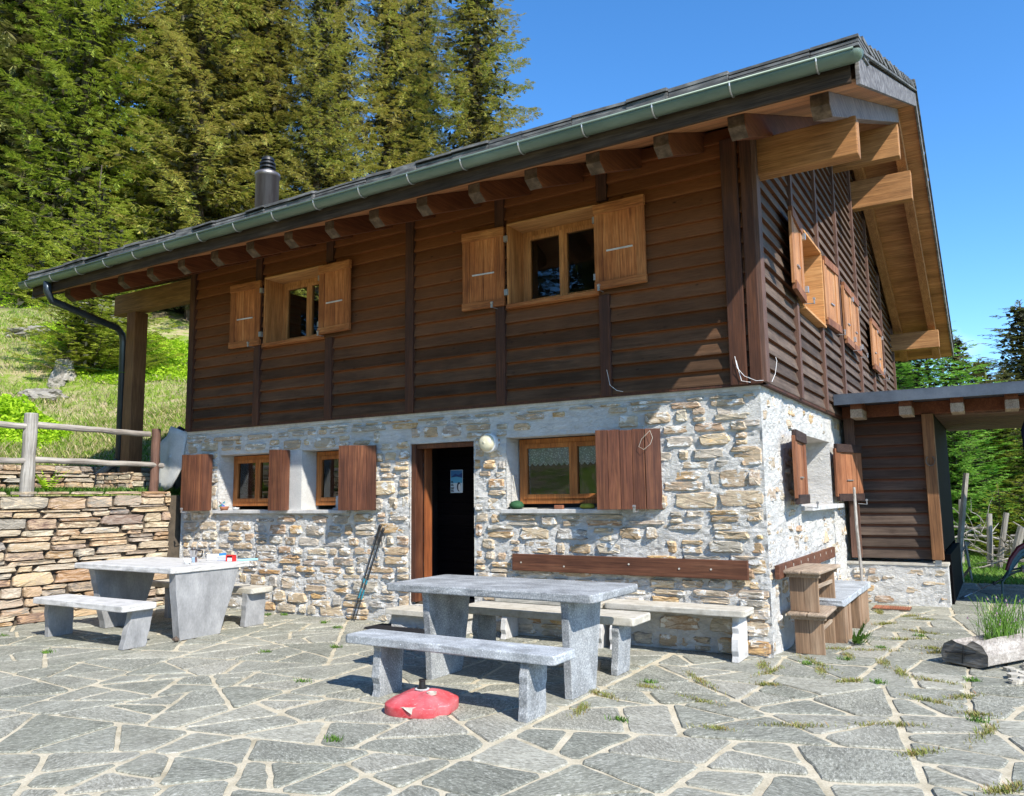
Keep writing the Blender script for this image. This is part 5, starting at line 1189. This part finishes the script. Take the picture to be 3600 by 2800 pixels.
def conifer_mesh(name, seed, H, R, base, style):
    """trunk mesh and a crown of needle fronds set along drooping boughs, over inner twigs coloured dark to put shade between the boughs"""
    rs = np.random.RandomState(seed)
    SP = dict(olive=dict(step=.40, nb=7, fr=.38, gap=.22, w=.046, droop=.46, up=.30, hang=.55, core=15), green=dict(step=.40, nb=7, fr=.40, gap=.22, w=.046, droop=.36, up=.34, hang=.30, core=15),
              young=dict(step=.17, nb=6, fr=.24, gap=.12, w=.050, droop=-.10, up=.28, hang=.0, core=6), mid=dict(step=.20, nb=8, fr=.34, gap=.17, w=.055, droop=.36, up=.30, hang=.35, core=10), larch=dict(step=.17, nb=8, fr=.28, gap=.17, w=.050, droop=.12, up=.28, hang=.25, core=6), far=dict(step=.62, nb=7, fr=.62, gap=.36, w=.060, droop=.38, up=.28, hang=.35, core=12))[style]
    TP = frond_templates(rs, SP['w']); out = []; mi = []; boughs = []; z = base
    def frond(p, d, size):
        d = d / np.linalg.norm(d); sd = np.cross([0, 0, 1.], d); sd /= np.linalg.norm(sd) + 1e-6; roll = rs.uniform(-.45, .45); up_ = np.cross(d, sd); sd2 = sd * math.cos(roll) + up_ * math.sin(roll); up2 = np.cross(d, sd2)
        q = p + (TP[rs.randint(6)] @ np.array([d, sd2, up2])) * size; out.append(q); mi.extend([0] * len(q))
    while z < H * (.975 if style != 'young' else .90):
        t = (z - base) / (H - base); r = R * 1.1 * (1 - t) ** .74 + .10; nb = max(4, int(SP['nb'] * (.75 + .5 * (1 - t)))); a0 = rs.uniform(0, 6.28)
        for k in range(nb):
            if rs.rand() < .10: continue
            a = a0 + 2 * math.pi * (k + rs.uniform(-.35, .35)) / nb; L = r * rs.uniform(.62, 1.12); zz = z + rs.uniform(-.3, .3) * SP['step']
            dr, up = SP['droop'] * rs.uniform(.8, 1.2) * (1 - .5 * t), SP['up']
            rad = np.array([math.cos(a), math.sin(a), 0.]); sid = np.array([-math.sin(a), math.cos(a), 0.]); boughs.append((zz, a, L, dr, up)); n = max(2, int(L / SP['gap']))
            for i in range(n):
                s_ = (i + .6 + rs.uniform(-.3, .3)) / n; p = rad * L * s_ + np.array([0, 0, zz - dr * L * s_ + up * L * s_ * s_]); tilt = -dr + 2 * up * s_
                sz = SP['fr'] * rs.uniform(.7, 1.2) * (1.15 - .35 * s_) * min(1, .45 + L * .4)
                for sg in (-1, 1): frond(p, sid * sg * rs.uniform(.6, 1) + rad * rs.uniform(.4, .9) + np.array([0, 0, tilt * .6 - rs.uniform(.0, .35)]), sz)
                if rs.rand() < SP['hang'] and s_ > .25: frond(p, np.array([rs.uniform(-.3, .3), rs.uniform(-.3, .3), -1.]) + rad * .3, sz * rs.uniform(.6, 1.0))
            frond(rad * L * .93 + np.array([0, 0, zz - dr * L * .93 + up * L * .87]), rad + np.array([0, 0, .25]), SP['fr'] * min(1, .5 + L * .4))
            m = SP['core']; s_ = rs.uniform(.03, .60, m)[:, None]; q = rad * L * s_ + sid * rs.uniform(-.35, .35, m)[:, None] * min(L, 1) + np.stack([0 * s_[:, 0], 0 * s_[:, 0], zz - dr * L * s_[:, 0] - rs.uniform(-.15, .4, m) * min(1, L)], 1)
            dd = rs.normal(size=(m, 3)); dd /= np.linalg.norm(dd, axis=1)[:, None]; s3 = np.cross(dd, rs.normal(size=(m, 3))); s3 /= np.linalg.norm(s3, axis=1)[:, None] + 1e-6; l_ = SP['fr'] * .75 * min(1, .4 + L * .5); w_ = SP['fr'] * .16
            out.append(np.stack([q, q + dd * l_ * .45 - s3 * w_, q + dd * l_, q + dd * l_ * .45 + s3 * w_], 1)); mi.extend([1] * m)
        z += SP['step'] * rs.uniform(.8, 1.2)
    for k in range(9 if style == 'young' else 6): a = k * 2.4; frond(np.array([0, 0, H * ((.91 if style == 'young' else .965) + .0055 * k)]), np.array([math.cos(a) * .5, math.sin(a) * .5, .9]), SP['fr'] * .45)
    VV = np.concatenate(out).reshape(-1, 3); F = np.arange(len(VV)).reshape(-1, 4)
    tr = MB(); tr.tube([(.03 * math.sin(i * 1.3), .03 * math.cos(i), H * i / 10) for i in range(11)], [max(.012, H * .0115 * (1 - i / 10.3)) for i in range(11)], 10)
    for (zz, a, L, dr, up) in boughs[::2]: tr.tube([(math.cos(a) * L * s, math.sin(a) * L * s, zz - dr * L * s + up * L * s * s) for s in (0, .45, .9)], [.022, .015, .006], 4, cap=False)
    return tr, VV, F, mi
KINDS = {}
def kind(key, seed, H, R, base, style, m):
    tr, VV, F, MI = conifer_mesh(key, seed, H, R, base, style); root = thing('spruce_tree' if style != 'larch' else 'larch_tree', 'tree', 'tree'); tr.build('trunk', 'bark', root); np_mesh('crown', VV, F, [m, 'innertwig_shade'], root, mi=MI); KINDS[key] = [root, H, False]
kind('olive1', 1, 24, 3.3, 1.2, 'olive', 'sp_olive'); kind('olive2', 2, 25, 3.0, 2.5, 'olive', 'sp_olive'); kind('green1', 3, 23, 2.9, .6, 'green', 'sp_green')
kind('young1', 5, 6, 1.45, .12, 'young', 'sp_yellow'); kind('larch1', 6, 9, 2.3, .8, 'larch', 'larch'); kind('mid1', 8, 8, 1.7, .5, 'mid', 'sp_far'); kind('far1', 7, 20, 2.9, 1.5, 'far', 'sp_far')
def plant(key, x, y, H, label, group, rz=0., wide=1., dz=-.25):
    k = KINDS[key]; o = k[0] if not k[2] else copy_tree(k[0]); k[2] = True; s = H / k[1]
    o.location = (x, y, hill(x, y) + dz); o.scale = (s * wide, s * wide, s); o.rotation_euler = (0, 0, rz); o['label'] = label; o['group'] = group; return o
GF = 'forest spruces on the slope behind the hut'
plant('green1', -36.0, 9.6, 33, 'large yellow-green spruce at the left picture edge', GF, .3, 1.15)
plant('green1', -28.0, 9.4, 26, 'bright green spruce right behind the young spruce left of the chimney', GF, 2.1, .95)
plant('far1', -33.0, 10.5, 27, 'dark spruce in the gap between the two green spruces on the left', GF, 1.0, 1.2)
plant('far1', -41.0, 9.0, 31, 'dark spruce far behind the left edge spruce', GF, 2.5, 1.2)
plant('olive1', -24.8, 12.3, 25, 'broad olive-brown spruce hung with cones behind the chimney', GF, 0, 1.2)
plant('olive2', -24.4, 15.4, 26, 'olive-brown spruce just right of the chimney', GF, 1.2, 1.15)
plant('far1', -29.0, 14.8, 26, 'dark spruce in the second row behind the chimney', GF, .5, 1.25)
plant('far1', -31.5, 19.5, 27, 'dark spruce in the second row behind the middle of the roof', GF, 1.9, 1.2)
plant('olive1', -21.5, 16.6, 24, 'olive spruce with thin branches above the middle of the roof', GF, 2.6, .95)
plant('olive2', -22.0, 20.6, 25, 'olive spruce with sky showing on its right side', GF, 3.6, 1.1)
plant('olive1', -23.0, 24.6, 25, 'spruce half hidden behind the last big spruce on the right of the wood', GF, 4.4, .9)
plant('olive2', -17.6, 21.7, 24, 'last tall spruce at the right edge of the wood standing against the sky', GF, 5.2, 1.35)
plant('far1', -25.5, 26.5, 22, 'thin dark spruce seen through the gap in the wood', GF, .2, .7)
plant('far1', -36.0, 13.0, 27, 'dark spruce deep in the wood behind the bright green spruce', GF, 3.3, 1.3)
plant('far1', -38.0, 24.0, 28, 'dark spruce deepest in the wood behind the chimney', GF, 4.1, 1.3)
plant('far1', -43.0, 12.0, 28, 'dark spruce deepest in the wood at the left', GF, 4.9, 1.4)
plant('olive1', -20.5, 14.6, 17, 'shorter olive spruce low behind the roof edge right of the chimney', GF, 5.9, 1.15)
plant('green1', -26.8, 11.6, 13, 'shorter green spruce low behind the roof edge left of the chimney', GF, 6.1, 1.1)
GY_ = 'young spruces at the edge of the meadow'
plant('young1', -18.9, 4.9, 6.1, 'young yellow-green spruce with a bare leader left of the chimney', GY_, 0, 1.25)
plant('young1', -28.6, 8.0, 4.2, 'young spruce with a thin leader near the left picture edge', GY_, 1.3, 1.0)
plant('young1', -28.1, 8.9, 2.8, 'smallest young spruce between the two others at the meadow edge', GY_, 2.2, 1.1)
plant('young1', -19.2, 4.6, 2.3, 'low bushy spruce beside the gutter end', GY_, 3.4, 1.25)
plant('young1', -18.2, 5.5, 2.6, 'low bushy dark spruce farther up behind the one beside the gutter end', GY_, 4.7, 1.7)
GR_ = 'trees beyond the shed on the right'
plant('larch1', 0.35, 17.3, 6.6, 'bright green larch beside the far eave of the hut', GR_, 0, 1.6)
plant('larch1', .95, 15.0, 4.0, 'bright green larch seen through the shed passage', GR_, 2.0, 1.4)
plant('mid1', -.75, 23.0, 6.5, 'olive spruce between the hut wall and the bright larch', GR_, 2.0, 1.1)
plant('larch1', -.5, 19.0, 6.6, 'second bright green larch close behind the far hut wall', GR_, 1.1, 1.6)
plant('mid1', .80, 27.5, 7.4, 'narrow dark spruce under the small cloud', GR_, 3.0, 1.5)
plant('mid1', 1.50, 29.0, 6.5, 'round-topped brown-green spruce right of the narrow one', GR_, 4.0, 1.9)
plant('young1', 1.68, 24.0, 5.8, 'thin bare-topped sapling between the spruces', GR_, 4.0, .6)
plant('mid1', 2.3, 30.0, 6.1, 'low brown spruce left of the tallest one on the right', GR_, 5.0, 1.8)
plant('mid1', 3.15, 34.5, 10.0, 'tallest spruce on the right cut by the picture edge', GR_, 1.2, 1.6)
plant('mid1', 3.95, 32.0, 8.6, 'tall spruce right of the tallest one at the picture edge', GR_, .4, 1.8)
plant('green1', 1.95, 17.8, 4.3, 'olive-green spruce in the middle of the shed passage view', GR_, .4, 2.6, -.3)
plant('green1', 2.6, 16.0, 4.0, 'yellow-green spruce at the right of the shed passage view', GR_, 2.4, 2.6, -.3)
plant('young1', 2.35, 13.2, 2.3, 'little bright spruce behind the upright stakes', GR_, 1.4, 1.6)
plant('young1', 1.75, 13.4, 1.9, 'smallest bright spruce behind the brushwood', GR_, 3.4, 1.6)
plant('mid1', 3.4, 19.5, 4.4, 'dark spruce behind the hanging bag at the right', GR_, 3.4, 2.4)
plant('mid1', 1.2, 21.5, 4.7, 'dark spruce behind the larch in the passage view', GR_, 1.9, 2.0)

GB_ = 'unseen spruces added behind the viewer for the upper window reflections'  # unseen trees, added only so the upper panes reflect them
for i, x in enumerate((-46, -39, -33, -27, -21.5, -16, -10.5, -5)): plant('far1', x, -27 - (i % 3) * 2, 25, 'unseen dark spruce added behind the viewer for the reflection in the upper panes', GB_, i * 1.3, 1.3)

# ------------------------------------------------------------------ meadow cover
def scatter(name, N, area_fn, blade, mat, label, cat, seed):
    rs = np.random.RandomState(seed); pts = []
    for _ in range(N * 6):
        p = area_fn(rs)
        if p is not None: pts.append(p)
        if len(pts) >= N: break
    P = np.array(pts); n = len(P); a = rs.uniform(0, 6.283, n); V, F = blade(P, a, rs, n)
    o = np_mesh(name, V, F, mat); return tag(o, label, cat, kind='stuff')
def blades(h0, h1, w):
    def f(P, a, rs, n):
        h = rs.uniform(h0, h1, n)[:, None]; d = np.stack([np.cos(a), np.sin(a), 0 * a], 1); e = np.stack([-np.sin(a), np.cos(a), 0 * a], 1) * rs.uniform(.2, 1.0, n)[:, None]; up = np.array([[0, 0, 1.]])
        V = np.stack([P - d * w, P + d * w, P + up * h * .6 + e * h * .35 + d * w * .6, P + up * h + e * h * .9], 1).reshape(-1, 3); return V, np.arange(4 * n).reshape(n, 4)
    return f
def leaves(s0, s1):
    def f(P, a, rs, n):
        s = rs.uniform(s0, s1, n)[:, None]; d = rs.normal(size=(n, 3)); d[:, 2] *= .6; d /= np.linalg.norm(d, axis=1)[:, None]; e = rs.normal(size=(n, 3)); e -= d * (e * d).sum(1)[:, None]; e /= np.linalg.norm(e, axis=1)[:, None]
        return np.stack([P - d * s, P - e * s * .6, P + d * s, P + e * s * .6], 1).reshape(-1, 3), np.arange(4 * n).reshape(n, 4)
    return f
def on_meadow(rs):
    x = rs.uniform(-27, -10.9); y = rs.uniform(-3.5, 9.5)
    if rs.rand() < .35: x = rs.uniform(-15, -10.9); y = rs.uniform(-2, 5)
    if y < -(x + 10) * .06 - 4: return None
    return (x, y, hill(x, y) - .01)
scatter('meadow_grass', 90000, on_meadow, blades(.05, .17, .008), 'grass', 'mixed green and straw-coloured grass on the slope left of the hut', 'grass', 1)
def terrace(rs):
    x = rs.uniform(-10.3, -8.5); y = rs.uniform(-4, 1.0)
    return (x, y, 1.51)
scatter('terrace_grass', 9000, terrace, blades(.04, .14, .006), 'grass_g', 'short green grass growing behind the top of the retaining wall', 'grass', 2)
def right_m(rs):
    x = rs.uniform(.6, 4.5); y = rs.uniform(7.25, 14); return (x, y, hill(x, y) - .01)
scatter('lawn_grass', 26000, right_m, blades(.03, .10, .007), 'grass_g', 'green grass beyond the shed passage', 'grass', 3)
def mound(cx_, cy_, a, b, h, rot=0):
    def f(rs):
        r = math.sqrt(rs.rand()); t = rs.uniform(0, 6.283); u, v = r * math.cos(t), r * math.sin(t); x = cx_ + a * u * math.cos(rot) - b * v * math.sin(rot); y = cy_ + a * u * math.sin(rot) + b * v * math.cos(rot)
        edge = 1 - r ** 3; n_ = .65 + .5 * noise.noise(Vector((x * 1.8, y * 1.8, 2))) + .25 * noise.noise(Vector((x * 5, y * 5, 2)))
        return (x, y, hill(x, y) + h * edge * n_ * rs.uniform(.55, 1.0) + .01)
    return f
for i, (args, N, lab) in enumerate((((-19.0, 7.6, 5.0, 2.6, .6, .35), 36000, 'bright green bilberry scrub seen through the open porch'), ((-15.9, .9, 2.0, 1.2, .8, .3), 15000, 'bright green bilberry scrub at the left edge behind the fence'), ((-31.5, 8.8, 5.0, 3.0, .8, .3), 20000, 'bright green scrub high on the slope at the left edge'), ((-18.2, 5.2, 1.4, .9, .3, .2), 6000, 'small patch of bright scrub under the low spruce'), ((-10.8, -2.6, .7, .5, .25, 0), 2500, 'small tuft of scrub between the fence rails'))):
    scatter('bilberry_scrub', N, mound(*args), leaves(.025, .055), 'bilberry', lab, 'scrub', 20 + i)
# forest floor scrub
# rocks and stump on the slope
def rock(name, x, y, r, sx, sy, sz, seed, m, label, cat):
    import bmesh as bm_
    b = bm_.new(); bm_.ops.create_icosphere(b, subdivisions=4, radius=1)
    for v in b.verts:
        n_ = noise.fractal(Vector(v.co * 1.3) + Vector((seed, 0, 0)), 1, 2, 4) * .35 + noise.noise(Vector((v.co.x * 6, v.co.y * 6, v.co.z * 2.5 + seed))) * .12; v.co = Vector((v.co.x * sx, v.co.y * sy, v.co.z * sz)) * r * (1 + n_)
    me = bpy.data.meshes.new(name); b.to_mesh(me); b.free(); me.materials.append(M[m]); o = bpy.data.objects.new(name, me); COL.objects.link(o); o.location = (x, y, hill(x, y) + r * sz * .25); return tag(o, label, cat)
M['rock'] = basic('pale_rock', [(.14, .13, .11), (.27, .25, .21), (.42, .39, .33)], (1, 1, 2.5), 4, .9, 1, .04)
rock('boulder', -17.6, 2.95, .5, 1.3, .9, .45, 3, 'rock', 'flat pale boulder in the grass left of the stump', 'rock')
rock('boulder', -18.5, 3.75, .2, 1, 1, .9, 5, 'rock', 'small round pale stone in the grass between the boulder and the stump', 'rock')
rock('boulder', -22.5, 5.1, .6, 1.6, .9, .35, 7, 'rock', 'long bleached rock slab high on the slope', 'rock')
rock('boulder', -25.5, 9.0, .9, 1.2, .9, .6, 9, 'rock', 'grey boulder under the spruces at the edge of the wood', 'rock')
st = MB(); rnd = random.Random(77); sx0, sy0 = -18.8, 4.1; hz = hill(sx0, sy0); n = 26; rings = []
for j, (z, r) in enumerate(((-.1, .55), (.08, .42), (.2, .36), (.34, .33), (.44, .33), (.46, .25), (.40, .08))):
    for k in range(n): a = 6.283 * k / n; rr2 = r * .62 * (1 + .16 * math.sin(k * 2.1) * (1.2 - z) + rnd.uniform(-.09, .09)); rings.append((sx0 + rr2 * math.cos(a), sy0 + rr2 * math.sin(a), hz + z + rnd.uniform(-.03, .05) * (z > .4)))
st.add(rings, [(j * n + k, j * n + (k + 1) % n, (j + 1) * n + (k + 1) % n, (j + 1) * n + k) for j in range(6) for k in range(n)])
tag(st.build('tree_stump', 'greywood'), 'old bleached tree stump in the dry grass between the fence and the spruces', 'stump')
# weeds and moss in the joints on the right
rs_ = random.Random(5); spots = []
SP = [(.33, .0), (.55, .35), (.7, .75), (.85, .2), (.45, -.35), (.1, -.55), (.9, 1.5), (1.0, -.1), (1.25, -.3), (.62, 2.4), (.8, 3.1), (1.0, 2.0), (1.15, 1.1), (.35, .65), (1.2, .9), (.2, -1.0), (.7, -.6), (-.3, -1.1), (-.1, -1.7), (1.45, -.75), (1.55, -1.2), (1.6, -1.6), (1.1, -1.7), (.6, -2.0), (-.55, -1.5), (.95, 2.9), (.45, 3.3), (1.3, -2.2), (.2, -2.3), (.0, -.35), (-.78, -1.85), (-.72, -2.3), (1.7, -2.6), (1.25, -.95)]
def moss_spot(rs):
    c = SP[rs.randint(len(SP))]; k = hash(c) % 7; L = .05 + .018 * k; a = (k * .9); u = rs.normal() * L; v = rs.normal() * .022
    return (c[0] + u * math.cos(a) - v * math.sin(a), c[1] + u * math.sin(a) + v * math.cos(a), -.006)
scatter('joint_moss', 9000, moss_spot, blades(.008, .035, .003), 'moss', 'moss and tiny weeds in the paving joints on the right', 'moss', 40)
SP2 = [(-4.6, -.55), (-3.8, -1.4), (-4.2, -1.9), (-2.75, -1.9), (-3.0, -2.6), (-7.6, -1.2), (-7.5, -2.6), (-6.1, -2.9), (-5.0, -.35), (-6.4, -.12), (-5.9, -.12), (-6.1, -.2), (.75, .9), (.3, -.1), (.9, -.55), (-.6, -1.35), (1.0, 1.75), (1.5, -.15), (-1.7, -3.6), (-.4, -2.4), (.55, .2), (1.55, -1.35)]
def weed_spot(rs):
    c = SP2[rs.randint(len(SP2))]; return (c[0] + rs.normal() * .03, c[1] + rs.normal() * .02, -.004)
scatter('joint_weeds', 1500, weed_spot, blades(.012, .04, .004), 'grass_g', 'small green weeds scattered in the paving joints', 'weed', 41)
# fern behind the retaining wall
fe = MB(); rnd = random.Random(6)
for k in range(11):
    a = rnd.uniform(0, 6.28); L = rnd.uniform(.28, .45); b0 = Vector((-8.75, -1.55, 1.52)); d = Vector((math.cos(a) * .5, math.sin(a) * .5, 1)).normalized(); s = d.cross(Vector((math.cos(a), math.sin(a), 0))).normalized()
    for j in range(12):
        p = b0 + d * L * j / 12 + Vector((math.cos(a), math.sin(a), -.3)) * .12 * (j / 12) ** 2; w = .075 * (1 - j / 12.5)
        for sg in (-1, 1): fe.add([tuple(p), tuple(p + s * sg * w + d * .02), tuple(p + d * .022)], [(0, 1, 2)])
tag(fe.build('fern', 'bilberry'), 'small yellow-green fern growing on top of the retaining wall behind the fence', 'fern')
